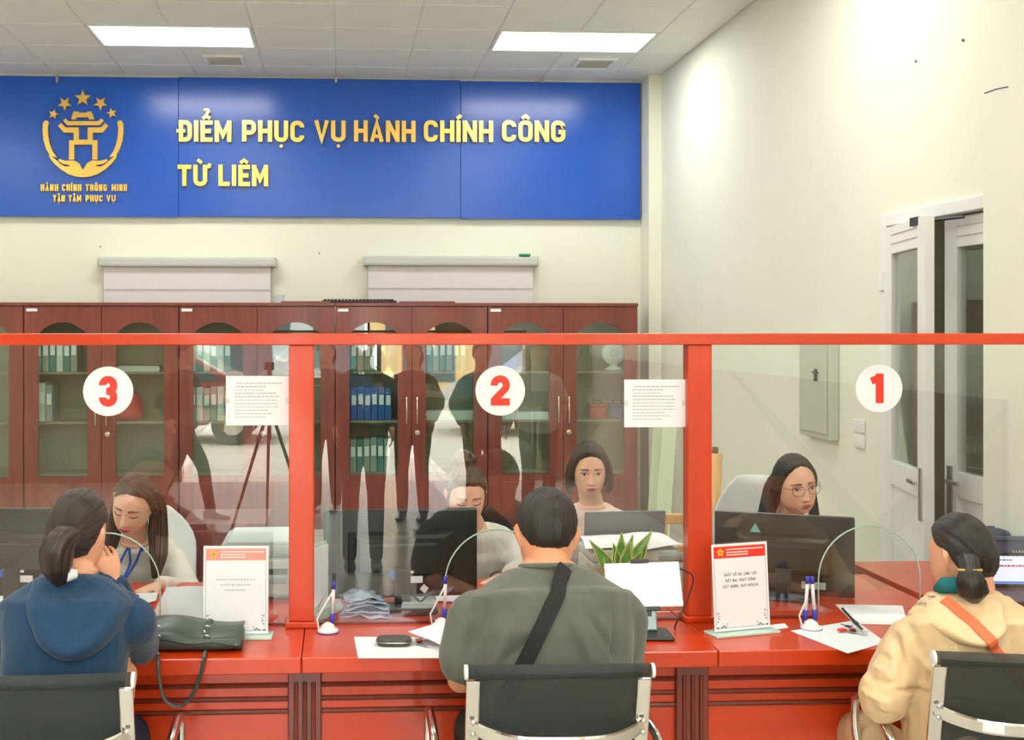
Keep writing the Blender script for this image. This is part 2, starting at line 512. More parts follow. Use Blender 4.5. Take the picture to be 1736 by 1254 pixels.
# wall behind the camera: open shopfront with piers and a lintel
OX0, OX1 = -1.75, 2.1
mb = MB().box((X_LEFT, Y_FRONT - 0.2, 0), (OX0, Y_FRONT, Z_CEIL + .25)).box((OX1, Y_FRONT - 0.2, 0), (X_RIGHT + .2, Y_FRONT, Z_CEIL + .25))
mb.box((OX0, Y_FRONT - .2, 3.4), (OX1, Y_FRONT, Z_CEIL + .25))
PANEL = mat('brown_panelling', rgb(126, 100, 80), .5, vary=.1, scale=4, stretch=(4, 4, .4))
structure('wall_front', mb, PANEL)
# dark panelling added out of view on the right wall to darken its reflection
mb = MB().box((X_RIGHT - .025, Y_FRONT, 0), (X_RIGHT, 2.55, 1.36))
mb.box((X_RIGHT - .035, Y_FRONT, 1.36), (X_RIGHT, 2.55, 1.40))
structure('trim_4', mb, PANEL)

# ceiling: a slab, with the panels that can be told apart hung below it
ceiling = structure('ceiling', MB().box((X_LEFT, Y_FRONT, Z_CEIL + 0.012), (X_RIGHT, Y_BACK, Z_CEIL + 0.12)), CEIL)
TX0, TS = xa(569, Y_BACK), 0.613
TYS = [9.31 - 0.6 * k for k in range(0, 6)]
def bevel_tile(mb, x0, y0, x1, y1, z, e=0.010, d=0.010):
    mb.add([(x0,y0,z+d),(x1,y0,z+d),(x1,y1,z+d),(x0,y1,z+d),(x0+e,y0+e,z),(x1-e,y0+e,z),(x1-e,y1-e,z),(x0+e,y1-e,z)],
           [(7,6,5,4),(0,1,5,4),(1,2,6,5),(2,3,7,6),(3,0,4,7)])
lights_k = {(-3, 1): 0, (-2, 1): 0, (2, 1): 0, (3, 1): 0}
protos = {}
edges_y = [Y_BACK] + TYS
for r in range(len(edges_y) - 1):
    y1, y0 = edges_y[r], edges_y[r + 1]
    for k in range(-9, 5):
        x0 = TX0 + k * TS; x1 = min(x0 + TS, X_RIGHT)
        if x0 >= X_RIGHT - 0.02 or x1 < X_LEFT: continue
        if r == 2 and k in (-3, -2, 2, 3): continue
        key = (round(x1 - x0, 3), round(y1 - y0, 3))
        if key not in protos:
            m_ = MB(); bevel_tile(m_, 0, 0, x1 - x0, y1 - y0, 0)
            o = obj('ceiling_panel', m_, CEIL, ceiling); o.location = (x0, y0, Z_CEIL); protos[key] = o
        else:
            share('ceiling_panel', protos[key], ceiling, (x0, y0, Z_CEIL))
# cornice angle where the ceiling meets the walls
structure('trim_3', MB().box((X_LEFT, Y_BACK - 0.03, Z_CEIL - 0.022), (PX, Y_BACK, Z_CEIL + 0.01)), WHITE_METAL)

# recessed light panels
LIGHTM = mat('lit_diffuser', rgb(255, 255, 255), 0.4, emit=((1.0, 0.985, 0.94, 1), LAMP))
def light_panel(x0, y0, label, group='recessed ceiling light panels'):
    t = thing('ceiling_light', label, 'light', (x0 + TS, y0 + 0.3, Z_CEIL), 0, group)
    w, d = TS - 0.01, 0.29
    fr = MB()
    for a, b in (((-w, -d), (w, -d + .02)), ((-w, d - .02), (w, d)), ((-w, -d + .02), (-w + .02, d - .02)), ((w - .02, -d + .02), (w, d - .02))):
        fr.box((a[0], a[1], -0.006), (b[0], b[1], 0.012))
    obj('frame', fr, WHITE_METAL, t)
    obj('diffuser', MB().box((-w + .02, -d + .02, -0.002), (w - .02, d - .02, 0.008)), LIGHTM, t)
light_panel(TX0 - 3 * TS, TYS[1] - 0.6, 'bright rectangular ceiling light above the emblem end of the blue sign')
light_panel(TX0 + 2 * TS, TYS[1] - 0.6, 'bright rectangular ceiling light near the right wall above the blue sign')
for i, yy in enumerate((5.11, 2.11, -0.89, -3.3)):
    for j, k in enumerate((-8, -3, 2)):
        light_panel(TX0 + k * TS, yy, 'ceiling light panel over the waiting hall, outside the picture', 'ceiling lights over the hall')
light_panel(TX0 - 8 * TS, TYS[1] - 0.6, 'ceiling light panel far to the left, outside the picture', 'ceiling lights over the hall')

def vent(px0, px1, py0, py1, label):
    a = atz(px0, py1, Z_CEIL); b = atz(px1, py0, Z_CEIL)
    cx, cy = (a.x + b.x) / 2, (a.y + b.y) / 2; w = 0.165
    t = thing('ceiling_vent', label, 'vent', (cx, cy, Z_CEIL), 0, 'ceiling air vents')
    fr = MB()
    for s in (-1, 1):
        fr.box((s * w, -w, -.016), (s * (w - .03), w, .004)); fr.box((-w + .03, s * w, -.016), (w - .03, s * (w - .03), .004))
    obj('frame', fr, WHITE_METAL, t, bevel=.003)
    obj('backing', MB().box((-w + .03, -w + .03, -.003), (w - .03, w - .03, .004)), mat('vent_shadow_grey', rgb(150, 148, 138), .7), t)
    for k in range(6):
        y = -0.11 + k * .044
        obj('slat', MB().boxm((2 * w - .06, .034, .003), Matrix.Translation((0, y, -.009)) @ Matrix.Rotation(math.radians(35), 4, 'X')), WHITE_METAL, t)
vent(352, 411, 93, 110, 'square white air vent beside the light over the emblem')
vent(975, 1040, 98, 115, 'square white air vent beside the light near the right wall')

# ------------------------------------------------------------------ the signboard
YS = Y_BACK - 0.06
sz0 = at(540, 369, YS).z; sz1 = at(540, 134.5, YS).z
sx = [xa(-260, YS), xa(302.5, YS), xa(781, YS), xa(1085.5, YS)]
sign = thing('signboard', 'long blue signboard with gold lettering and emblem on the back wall', 'sign', (sx[1], YS, sz0))
for i in range(3):
    dz = 0.006 if i == 1 else 0.0
    obj('board', MB().box((sx[i] + .0015, YS, sz0 + dz), (sx[i+1] - .0015, Y_BACK - 0.005, sz1 + dz)), BLUE, sign, bevel=.002, world=True)
def sign_point(a, b, d): return Vector((a, YS - d, b))
def sign_word(word, pxa, pxb, pyb, pyt, t=0.20, gap=0.10, depth=0.035, name='letter'):
    p0 = at(pxa, pyb, YS); p1 = at(pxb, pyb, YS); H = at((pxa + pxb) / 2, pyt, YS).z - at((pxa + pxb) / 2, pyb, YS).z
    total = (p1.x - p0.x) / H
    for ch, x, w in layout(word, total, t, gap):
        mb = MB()
        glyph_mesh(mb, ch, w, t, lambda a, b, d: sign_point(p0.x + (x + a) * H, p0.z + b * H, d), 0.0, depth)
        obj(name, mb, GOLD, sign, world=True)
for wd, a, b in (('ĐIỂM', 304, 393), ('PHỤC', 411, 516), ('VỤ', 533, 586), ('HÀNH', 600, 704), ('CHÍNH', 718, 835), ('CÔNG', 850, 957)):
    sign_word(wd, a, b, 241, 205)
for wd, a, b in (('TỪ', 302, 352), ('LIÊM', 371, 455)):
    sign_word(wd, a, b, 316, 280)
for wd, a, b in (('HÀNH', 70, 100), ('CHÍNH', 106, 139), ('THÔNG', 146, 182), ('MINH', 190, 216)):
    sign_word(wd, a, b, 324, 312.5, t=.22, gap=.12, depth=.02, name='small_letter')
for wd, a, b in (('TẬN', 91, 111), ('TÂM', 117, 139), ('PHỤC', 146, 175), ('VỤ', 181, 197)):
    sign_word(wd, a, b, 342, 331, t=.22, gap=.12, depth=.02, name='small_letter')
# emblem: crop coordinates (60..230, 140..360 at 5.7x) -> frame pixels
def epx(x, y): return at(60 + x / 5.7, 140 + y / 5.7, YS)
def emblem_poly(name, pts, depth=.03):
    mb = MB()
    poly = [(epx(x, y).x, epx(x, y).z) for x, y in pts]
    mb.prism(poly, 0.0, depth, sign_point)
    return obj(name, mb, GOLD, sign, world=True)
def star(cx, cy, r, rot):
    return [(cx + (r if k % 2 == 0 else r * .42) * math.sin(math.radians(rot) + k * PI / 5), cy - (r if k % 2 == 0 else r * .42) * math.cos(math.radians(rot) + k * PI / 5)) for k in range(10)]
for cx, cy, r, ro in ((464, 155, 82, 0), (290, 208, 70, 35), (635, 206, 70, -35), (182, 311, 51, 14), (744, 300, 51, -14)):
    emblem_poly('star', star(cx, cy, r, ro))
emblem_poly('gate_roof', [(375, 285), (425, 285), (428, 296), (505, 296), (508, 285), (550, 285), (578, 362), (525, 362), (518, 342), (405, 342), (398, 362), (352, 362)])
emblem_poly('gate_eave', [(300, 350), (325, 378), (615, 378), (640, 350), (668, 372), (625, 418), (315, 418), (275, 375)])
emblem_poly('gate_body', [(258, 395), (300, 438), (428, 438), (428, 555), (512, 555), (512, 438), (640, 438), (682, 395), (712, 425), (655, 490), (562, 490), (562, 562), (607, 562), (607, 748), (557, 748), (557, 605), (383, 605), (383, 748), (333, 748), (333, 562), (378, 562), (378, 490), (285, 490), (227, 425)])
ccx, ccy = 467, 530
def ring_piece(sgn):
    out = []; inn = []
    pts_o = [(80, 400), (78, 470), (86, 560), (112, 645), (150, 712)]
    pts_i = [(218, 730), (175, 668), (148, 600), (132, 520), (128, 450), (138, 390), (125, 372), (98, 372)]
    p = pts_o + pts_i
    return p if sgn < 0 else [(935 - x, y) for x, y in p][::-1]
emblem_poly('ring_arc', ring_piece(-1)); emblem_poly('ring_arc', ring_piece(1))
hand = [(138, 706), (160, 712), (225, 765), (255, 795), (300, 815), (345, 810), (330, 800), (270, 790), (232, 762), (236, 742), (300, 760), (380, 755), (430, 785), (467, 848), (467, 918), (400, 912), (320, 885), (250, 840), (190, 785), (150, 735)]
emblem_poly('cupped_hand', hand); emblem_poly('cupped_hand', [(935 - x, y) for x, y in hand][::-1])
for px in (97, 569.5, 919):
    p = at(px, 134, YS - .01)
    obj('hanging_clip', MB().box((p.x - .012, YS - .02, p.z - .03), (p.x + .012, YS, p.z + .035)), STEEL, sign, world=True)

# ------------------------------------------------------------------ roller blinds on the back wall
def blind(px0, px1, py_top, py_cas, label):
    Yb = Y_BACK - 0.10
    a = at(px0, py_top, Yb); b = at(px1, py_cas, Yb)
    t = thing('roller_blind', label, 'blind', ((a.x + b.x) / 2, Y_BACK - .06, 1.0), 0, 'roller blinds on the back wall')
    w = (b.x - a.x) / 2; zt = a.z - 1.0; zb = b.z - 1.0
    prof = [(-.06, zb + .02), (-.055, zb), (.05, zb), (.06, zb + .01), (.06, zt), (-.045, zt), (-.06, zt - .02)]
    GREYB = mat('blind_cassette', rgb(194, 199, 191), .4)
    obj('cassette', MB().prism(prof, -w, w, lambda y, z, x: Vector((x, y, z))), GREYB, t, bevel=.004)
    for s in (-1, 1): obj('end_cap', MB().prism(prof, s * w, s * (w + .012), lambda y, z, x: Vector((x, y * 1.03, z))), GREYB, t)
    FAB = mat('blind_fabric', rgb(224, 220, 222), .8, bump=.05, scale=300)
    FAB2 = mat('blind_fabric_sheer', rgb(196, 192, 196), .8)
    z = zb; k = 0; ww = w - .035
    while z > -0.2:
        h = .20 if k % 2 == 0 else .022
        obj('fabric_band', MB().box((-ww, -.012 if k % 2 == 0 else -.009, max(z - h, -.25)), (ww, -.004, z)), FAB if k % 2 == 0 else FAB2, t)
        z -= h; k += 1
    obj('bottom_bar', MB().box((-ww, -.025, -.28), (ww, .005, -.25)), GREYB, t, bevel=.004)
blind(168, 465, 435, 452, 'grey roller blind behind the cabinets below the sign emblem')
blind(618, 911, 433.5, 450.5, 'grey roller blind behind the cabinets with a green packet on top')
p0 = at(880, 434, Y_BACK - .10)
mb = MB().boxm((.10, .045, .022), Matrix.Translation((p0.x + .05, p0.y, p0.z + .010)))
tag(obj('green_packet', mb, mat('green_plastic', rgb(20, 140, 92), .4), bevel=.006, world=True, loc=(p0.x + .05, p0.y, p0.z)), 'small green packet lying on top of the roller blind case', 'packet')
for px, py in ((1553, 104), (1633, 68)):
    q = atx(px, py, X_RIGHT - .002)
    obj('nail_hole', MB().lathe([(.006, 0), (.006, .004), (.002, .006)], (0, 0, 0), 8, Matrix.Rotation(-PI/2, 3, 'Y')), INK_D, wall_right).location = q
qa, qb = atx(1669, 158, p_y - .001), atx(1709, 147, p_y - .001)
obj('plaster_crack', MB().tube([qa, qa * .5 + qb * .5 + V3(0, 0, .004), qb], .0022, 6), INK_D, trim_2)
# dark nail marks left in the plaster
for i, (px, py) in enumerate(((541, 429), (170, 418), (1088, 416))):
    q = at(px, py, Y_BACK - .002)
    obj('nail_hole', MB().lathe([(.006, 0), (.006, .004), (.002, .006)], (0, 0, 0), 8, Matrix.Rotation(PI/2, 3, 'X')), INK_D, wall_back).location = q
# ================================================================== CABINETS along the back wall
YC = Y_BACK - 0.47                     # their front plane
CZ = at(540, 513, YC).z
cab_edges = [-222, 40, 303, 568, 827, 1082]
HANDLE = mat('satin_nickel', rgb(214, 206, 190), .25, metal=1.0)
def cabinet(pxa, pxb, label):
    x0, x1 = xa(pxa, YC) + .003, xa(pxb, YC) - .003
    w = x1 - x0
    t = thing('filing_cabinet', label, 'cabinet', ((x0 + x1) / 2, YC, 0), 0, 'mahogany filing cabinets along the back wall')
    h = w / 2; D = .34
    body = MB().box((-h, .02, .06), (-h + .02, D, CZ - .03)).box((h - .02, .02, .06), (h, D, CZ - .03))
    body.box((-h + .02, .02, .06), (h - .02, D - .012, .085)).box((-.012, .03, .085), (.012, D - .012, CZ - .03))
    obj('body', body, MAHOG, t)
    obj('back_panel', MB().box((-h + .021, D - .011, .087), (h - .021, D - .001, CZ - .032)), mat('olive_back_board', rgb(158, 154, 126), .7, vary=.08, scale=2), t)
    obj('cornice', MB().box((-h - .003, -.012, CZ - .03), (h + .003, D, CZ)), MAHOG, t, bevel=.006)
    obj('plinth', MB().box((-h + .01, .04, 0), (h - .01, D - .02, .06)), MAHOG, t)
    for z in (.48, .92, 1.34):
        for s in (-1, 1):
            a, b = (-h + .021, -.013) if s < 0 else (.013, h - .021)
            obj('shelf', MB().box((a, .07, z - .02), (b, D - .013, z)), mat('olive_shelf', rgb(150, 138, 110), .6), t)
    for s in (-1, 1):
        dw = h - .006
        d0 = -h + .003 if s < 0 else .003
        st = .115
        dz0, dz1 = .07, CZ - .034
        g0, spring, peak = .46, CZ - .265, CZ - .165
        m = MB()
        m.box((d0, 0, dz0), (d0 + st, .02, dz1)).box((d0 + dw - st, 0, dz0), (d0 + dw, .02, dz1))
        m.box((d0 + st, 0, dz0), (d0 + dw - st, .02, g0))
        n = 12; gw = dw - 2 * st
        arch = [(d0 + st + gw * i / n, spring + (peak - spring) * math.sin(PI * i / n) ** .8) for i in range(n + 1)]
        for i in range(n):
            m.prism([arch[i], arch[i + 1], (arch[i + 1][0], dz1), (arch[i][0], dz1)], 0, .02, lambda a, b, d: Vector((a, d, b)))
        door = obj('door', m, MAHOG, t)
        obj('pane', MB().box((d0 + st - .01, .009, g0 - .01), (d0 + dw - st + .01, .013, peak + .01)), CABGLASS, door)
        obj('lower_panel', MB().box((d0 + st, -.006, dz0 + .06), (d0 + dw - st, 0, g0 - .06)), MAHOG, door, bevel=.005)
        hx = -.045 if s < 0 else .045
        obj('handle', MB().tube([(hx, 0, 1.13), (hx, -.03, 1.12), (hx, -.035, 1.0), (hx, -.03, .90), (hx, 0, .89)], .007, 8), HANDLE, door, smooth=True)
    obj('lock', MB().lathe([(.022, 0), (.022, .008), (.012, .014), (.004, .015)], (.05, 0, .82), 14, Matrix.Rotation(PI/2, 3, 'X')), HANDLE, t)
    obj('maker_sticker', MB().box((-h + .02, -.0015, CZ - .075), (-h + .11, 0, CZ - .05)), PAPER, t)
    return t, x0, x1
cab_labels = ['mahogany glass-fronted cabinet cut off by the left edge of the picture', 'mahogany glass-fronted cabinet holding the red bag, behind number 3',
              'mahogany glass-fronted cabinet below the left roller blind, behind the left notice', 'mahogany glass-fronted cabinet with blue folders, left of number 2',
              'mahogany glass-fronted cabinet at the right end of the row with a white trophy plate']
cabs = [cabinet(cab_edges[i], cab_edges[i + 1], cab_labels[i]) for i in range(5)]
# what stands on the shelves
def binder(x, z, w, h, c, label, group, lean=0):
    o = thing('binder', label, 'binder', (x, YC + .19, z), 0, group)
    M = Matrix.Rotation(lean, 4, 'Y')
    obj('cover', MB().boxm((w, .24, h), M @ Matrix.Translation((0, 0, h / 2))), c, o, bevel=.004)
    obj('spine_label', MB().boxm((w * .7, .002, h * .3), M @ Matrix.Translation((0, -.121, h * .62))), PAPER, o)
FB = mat('folder_blue', rgb(40, 92, 168), .5); FT = mat('folder_teal', rgb(70, 130, 124), .5); FG = mat('folder_grey', rgb(150, 158, 150), .5); FW = mat('folder_white', rgb(214, 216, 210), .5); FR = mat('folder_red', rgb(196, 60, 60), .5)
def row(px0, px1, z, cs, label, group, h=.30, w=.055):
    x = xa(px0, YC + .2); xe = xa(px1, YC + .2); i = 0
    while x < xe:
        hh = h * random.uniform(.92, 1.0)
        binder(x, z, w, hh, cs[i % len(cs)], label, group); x += w + .004; i += 1
row(588, 660, .921, [FB], 'blue ring binder in the blue row left of number 2', 'blue binders on the middle shelf')
row(588, 640, 1.341, [FT, FT, FG], 'teal or grey binder on the top shelf left of number 2', 'teal binders on the top shelf')
row(66, 100, .921, [FB, FW, FG], 'binder on the middle shelf of the cabinet behind number 3', 'binders in the cabinet behind number 3', h=.33)
row(72, 140, 1.341, [FT, FG, FT, FW], 'binder on the top shelf of the cabinet behind number 3', 'binders on the top shelf behind number 3')
row(330, 395, 1.341, [FW, FT], 'white or teal binder on the top shelf behind the left notice', 'binders behind the left notice')
row(725, 790, 1.341, [FT, FG], 'teal or grey binder on the top shelf above number 2', 'binders above number 2')
row(598, 660, .481, [FG, FT, FG], 'grey or teal binder on the low shelf left of number 2', 'binders on the low shelf')
row(330, 400, .921, [FG, FW, FG], 'grey or white binder on the middle shelf behind the left notice', 'binders on the middle shelf behind the left notice')
def stack(px0, px1, z, n, c, label):
    x0, x1 = xa(px0, YC + .2), xa(px1, YC + .2)
    o = thing('paper_stack', label, 'papers', ((x0 + x1) / 2, YC + .19, z))
    for k in range(n):
        j = random.uniform(-.008, .008)
        obj('sheaf', MB().box((-(x1 - x0) / 2 + j, -.11, k * .016), ((x1 - x0) / 2 + j, .11, k * .016 + .015)), c, o)
stack(848, 925, .921, 4, PAPER, 'pile of white papers on the shelf behind number 2')
stack(720, 800, .921, 5, FW, 'pile of pale folders on the shelf left of number 2')
stack(205, 275, 1.341, 3, FW, 'pile of pale folders on the top shelf right of number 3')
# red carrier bag
x = xa(208, YC + .2)
mb = MB(); n = 14
prof = [(.0, 0), (.13, .0), (.15, .05), (.15, .14), (.12, .22), (.06, .27), (.05, .30)]
rings = []
for r, z in prof:
    rings.append([Vector(((r * 1.15 + .012 * math.sin(3 * k + 20 * z)) * math.cos(2 * PI * k / n), (r * .7) * math.sin(2 * PI * k / n), z)) for k in range(n)])
mb.loft(rings)
bag = thing('carrier_bag', 'crumpled red carrier bag on the shelf below number 3', 'bag', (x, YC + .19, .921))
obj('bag_body', mb, mat('red_polythene', rgb(226, 66, 60), .3, bump=.6, scale=30, vary=.1), bag, smooth=True)
for s in (-1, 1): obj('handle_loop', MB().tube([(s * .03, 0, .28), (s * .06, 0, .34), (s * .02, 0, .38), (s * -.01, 0, .30)], .008, 6), MATS['red_polythene'], bag, smooth=True)
# white trophy plate on a stand
q = xa(1040, YC + .2)
tp = thing('trophy_plate', 'white ornamental plate on a stand in the right-hand cabinet', 'plate', (q, YC + .2, 1.341))
obj('plate', MB().lathe([(.0, 0), (.09, .004), (.105, -.006), (.10, -.012), (.06, -.004), (0, -.004)], (0, 0, .15), 28, Matrix.Rotation(PI/2, 3, 'X')), WHITE_P, tp, smooth=True)
obj('stand', MB().lathe([(.075, 0), (.08, .01), (.06, .025), (.03, .04), (.035, .055), (.0, .06)], (0, 0, 0), 18), WHITE_P, tp, smooth=True)
obj('rosette', MB().lathe([(.04, 0), (.03, .008), (0, .01)], (0, -.012, .15), 14, Matrix.Rotation(PI/2, 3, 'X')), GREY_P, tp)
# toy-like tool set on the middle shelf of the right-hand cabinet
def kit(px, c, label):
    o = thing('tool_case', label, 'case', (xa(px, YC + .2), YC + .2, .921))
    obj('case_body', MB().box((-.075, -.06, 0), (.075, .06, .10)), c, o, bevel=.012)
    obj('lid', MB().box((-.077, -.062, .101), (.077, .062, .13)), c, o, bevel=.01)
    obj('handle', MB().tube([(-.04, 0, .128), (-.035, 0, .155), (.035, 0, .155), (.04, 0, .128)], .006, 8), BLACK_P, o)
kit(1012, FR, 'small red tool case in the right-hand cabinet'); kit(1046, FB, 'small blue tool case in the right-hand cabinet')
# flat things lying on the cabinet tops
kx0, kx1 = at(545, 512, YC + .15), at(672, 512, YC + .15)
kb = thing('keyboard', 'old black keyboard lying on top of the cabinets', 'keyboard', ((kx0.x + kx1.x) / 2, YC + .15, CZ))
wk = (kx1.x - kx0.x) / 2
obj('case', MB().box((-wk, -.07, 0), (wk, .07, .022)), BLACK_P, kb, bevel=.005)
for i in range(20):
    obj('key', MB().box((-wk + .02 + i * (2 * wk - .04) / 20, -.06, .022), (-wk + .02 + (i + .8) * (2 * wk - .04) / 20, .06, .034)), DARK_P, kb)
fx0, fx1 = xa(478, YC + .2), xa(768, YC + .2)
for a, b, zz, lb in ((478, 560, .006, 'thin red wooden board lying on the cabinet tops left of the keyboard'), (676, 768, .006, 'thin red wooden board lying on the cabinet tops right of the keyboard')):
    x0, x1 = xa(a, YC + .2), xa(b, YC + .2)
    tag(obj('wooden_board', MB().box((x0, YC + .03, CZ), (x1, YC + .3, CZ + .014)), MAHOG, bevel=.002), lb, 'board')
q = at(475, 506, YC + .27)
tag(obj('small_carton', MB().box((q.x - .035, YC + .24, CZ), (q.x + .035, YC + .31, CZ + .075)), GREY_P, bevel=.003), 'small pale carton on the cabinet top by the left blind', 'box')

# ================================================================== DOORWAY in the right wall
door_w = D_FAR - D_NEAR
d1 = thing('door_1', None, None, (X_RIGHT, D_FAR, 0)); d1['kind'] = 'structure'
fw = .07
mb = MB().box((X_RIGHT - .02, D_FAR - .05, 0), (X_RIGHT + .10, D_FAR + .012, D_TOP + .02)).box((X_RIGHT - .02, D_NEAR - .012, 0), (X_RIGHT + .10, D_NEAR + .05, D_TOP + .02))
mb.box((X_RIGHT - .02, D_NEAR + .05, D_TOP - .04), (X_RIGHT + .10, D_FAR - .05, D_TOP + .02))
obj('door_frame', mb, WHITE_METAL, d1, world=True, bevel=.003)
def leaf(width, hinge, ang, side, label=None):
    """door leaf built along -Y from its hinge at (x,y), swung by ang about z"""
    R = Matrix.Translation(hinge) @ Matrix.Rotation(ang, 4, 'Z')
    zt = D_TOP - .05; st = .105
    s = side
    def B(a, b):
        c = [(a[i] + b[i]) / 2 for i in range(3)]; sz = [abs(a[i] - b[i]) for i in range(3)]
        return R @ Matrix.Translation(c), sz
    m = MB()
    def bx(a, b):
        M, sz = B(a, b); m.boxm(sz, M)
    bx((0, 0, .01), (.045, s * st, zt)); bx((0, s * (width - st), .01), (.045, s * width, zt))
    bx((0, s * st, zt - .14), (.045, s * (width - st), zt)); bx((0, s * st, .92), (.045, s * (width - st), 1.04)); bx((0, s * st, .01), (.045, s * (width - st), .12))
    lf = obj('door_leaf', m, WHITE_METAL, d1, world=True, bevel=.003)
    m2 = MB(); M, sz = B((.014, s * st, .12), (.032, s * (width - st), .92)); m2.boxm(sz, M)
    obj('lower_panel', m2, WHITE_METAL, lf, world=True)
    m3 = MB(); M, sz = B((.019, s * (st - .005), 1.035), (.025, s * (width - st + .005), zt - .135)); m3.boxm(sz, M)
    obj('pane', m3, DOORGLASS, lf, world=True)
    for k in range(2):
        m4 = MB(); M, sz = B((-.004, s * st, zt - .09 + k * .045), (0, s * (width - st), zt - .088 + k * .045)); m4.boxm(sz, M)
        obj('rail_groove', m4, GREY_P, lf, world=True)
    m6 = MB(); M, sz = B((-.006, s * (width - .07), .82), (.0, s * (width - .03), 1.06)); m6.boxm(sz, M)
    obj('lock_plate', m6, STEEL, lf, world=True)
    m7 = MB(); M, sz = B((-.035, s * (width - .06), .98), (-.02, s * (width - .16), 1.0)); m7.boxm(sz, M)
    obj('lever_handle', m7, STEEL, lf, world=True, bevel=.004)
    return lf, R
lw = 0.66
leaf(lw, (X_RIGHT - .02, D_FAR - .045, 0), math.radians(-13), -1)
leaf(atx(1601, 600, X_RIGHT + .03).y - D_NEAR - .045, (X_RIGHT + .03, D_NEAR + .045, 0), math.radians(0), 1)
for z in (.35, 1.55, 1.95):
    obj('hinge', MB().box((X_RIGHT - .032, D_FAR - .03, z - .05), (X_RIGHT - .018, D_FAR + .01, z + .05)), WHITE_METAL, d1, world=True, bevel=.003)
pc = atx(1562, 375, X_RIGHT - .12)
obj('door_closer', MB().box((pc.x - .03, pc.y - .02, pc.z - .02), (pc.x + .03, pc.y + .05, pc.z + .02)).tube([(pc.x, pc.y, pc.z), (X_RIGHT - .01, pc.y - .16, pc.z + .005)], .008, 8), DARK_P, d1, world=True)
# the dim room beyond the doorway
RX = X_RIGHT + .2
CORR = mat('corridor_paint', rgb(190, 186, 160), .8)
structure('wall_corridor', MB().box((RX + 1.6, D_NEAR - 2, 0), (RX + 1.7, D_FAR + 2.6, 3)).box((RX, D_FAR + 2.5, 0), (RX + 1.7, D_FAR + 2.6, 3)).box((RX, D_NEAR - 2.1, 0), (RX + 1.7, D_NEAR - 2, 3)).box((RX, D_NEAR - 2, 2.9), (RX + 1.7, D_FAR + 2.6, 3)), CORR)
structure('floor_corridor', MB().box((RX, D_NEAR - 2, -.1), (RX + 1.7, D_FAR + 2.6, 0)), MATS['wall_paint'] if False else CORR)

cl_ = thing('ceiling_light', 'unseen lamp added to brighten the room beyond the doorway', 'light', (RX + .8, D_FAR + 1.2, 2.9))  # lamp added out of view so the room behind the doors is not black
obj('diffuser', MB().box((-.15, -.3, -.03), (.15, .3, 0)), mat('added_lamp_glow', rgb(255, 255, 255), .4, emit=((1, .96, .88, 1), 7.0)), cl_)
obj('rim', MB().box((-.17, -.32, -.02), (-.15, .32, 0)).box((.15, -.32, -.02), (.17, .32, 0)), WHITE_METAL, cl_)
# electrical panel and switches on the right wall
a = atx(1370, 590, X_RIGHT); b = atx(1437, 750, X_RIGHT)
ez0, ez1 = .0, 0
y0e, y1e = b.y, a.y
zt = 1.66; zb = at(1437, 750, b.y).z
dp = .055
ep = thing('electrical_panel', 'grey-green metal electrical panel on the right wall', 'electrical panel', (X_RIGHT, (y0e + y1e) / 2, zb))
EPM = mat('panel_grey_green', rgb(192, 198, 182), .45)
obj('housing', MB().box((X_RIGHT - dp, y0e + .10, zb), (X_RIGHT - .002, y1e, zt)), EPM, ep, world=True, bevel=.004)
obj('door', MB().box((X_RIGHT - dp - .008, y0e + .13, zb + .03), (X_RIGHT - dp - .001, y1e - .03, zt - .03)), EPM, ep, world=True, bevel=.003)
ym = y0e + .26
obj('latch', MB().box((X_RIGHT - dp - .018, ym - .012, 1.40), (X_RIGHT - dp - .008, ym + .012, 1.47)).box((X_RIGHT - dp - .022, ym - .035, 1.445), (X_RIGHT - dp - .012, ym + .035, 1.455)), DARK_P, ep, world=True)
for i, (py0, py1) in enumerate(((711, 733), (737, 759))):
    a = atx(1450, py1, X_RIGHT); b = atx(1468, py0, X_RIGHT)
    zc = (a.z + b.z) / 2; yc = (a.y + b.y) / 2
    sw = thing('wall_switch', 'white wall switch plate, %s of the pair below the electrical panel' % ('upper' if i == 0 else 'lower'), 'switch', (X_RIGHT, yc, zc), 0, 'switch plates by the door')
    obj('plate', MB().box((-.012, -.06, -.035), (-.001, .06, .035)), WHITE_P, sw, bevel=.003)
    for k in (-1, 1): obj('rocker', MB().box((-.018, k * .026 - .012, -.016), (-.012, k * .026 + .012, .016)), WHITE_P, sw, bevel=.002)
# boards leaning in the far corner
GP = mat('greenish_glass_board', rgb(206, 222, 190), .2)
for i, (pxb, pxt, lb) in enumerate(((1108, 1122, 'pale green board leaning in the corner beside the cabinets'), (1122, 1137, 'second pale green board leaning nearest the red post'))):
    bt = at(pxb, 905, Y_BACK - .80 - .25 * i); bt.z = .012; tp_ = at(pxt, 690, Y_BACK - .62 - .25 * i)
    ax = (tp_ - bt); L = ax.length
    q = Vector((0, 0, 1)).rotation_difference(ax.normalized()).to_matrix().to_4x4()
    tag(obj('leaning_board', MB().boxm((.12, .012, L), Matrix.Translation((bt + tp_) / 2) @ q), GP, bevel=.002), lb, 'board')
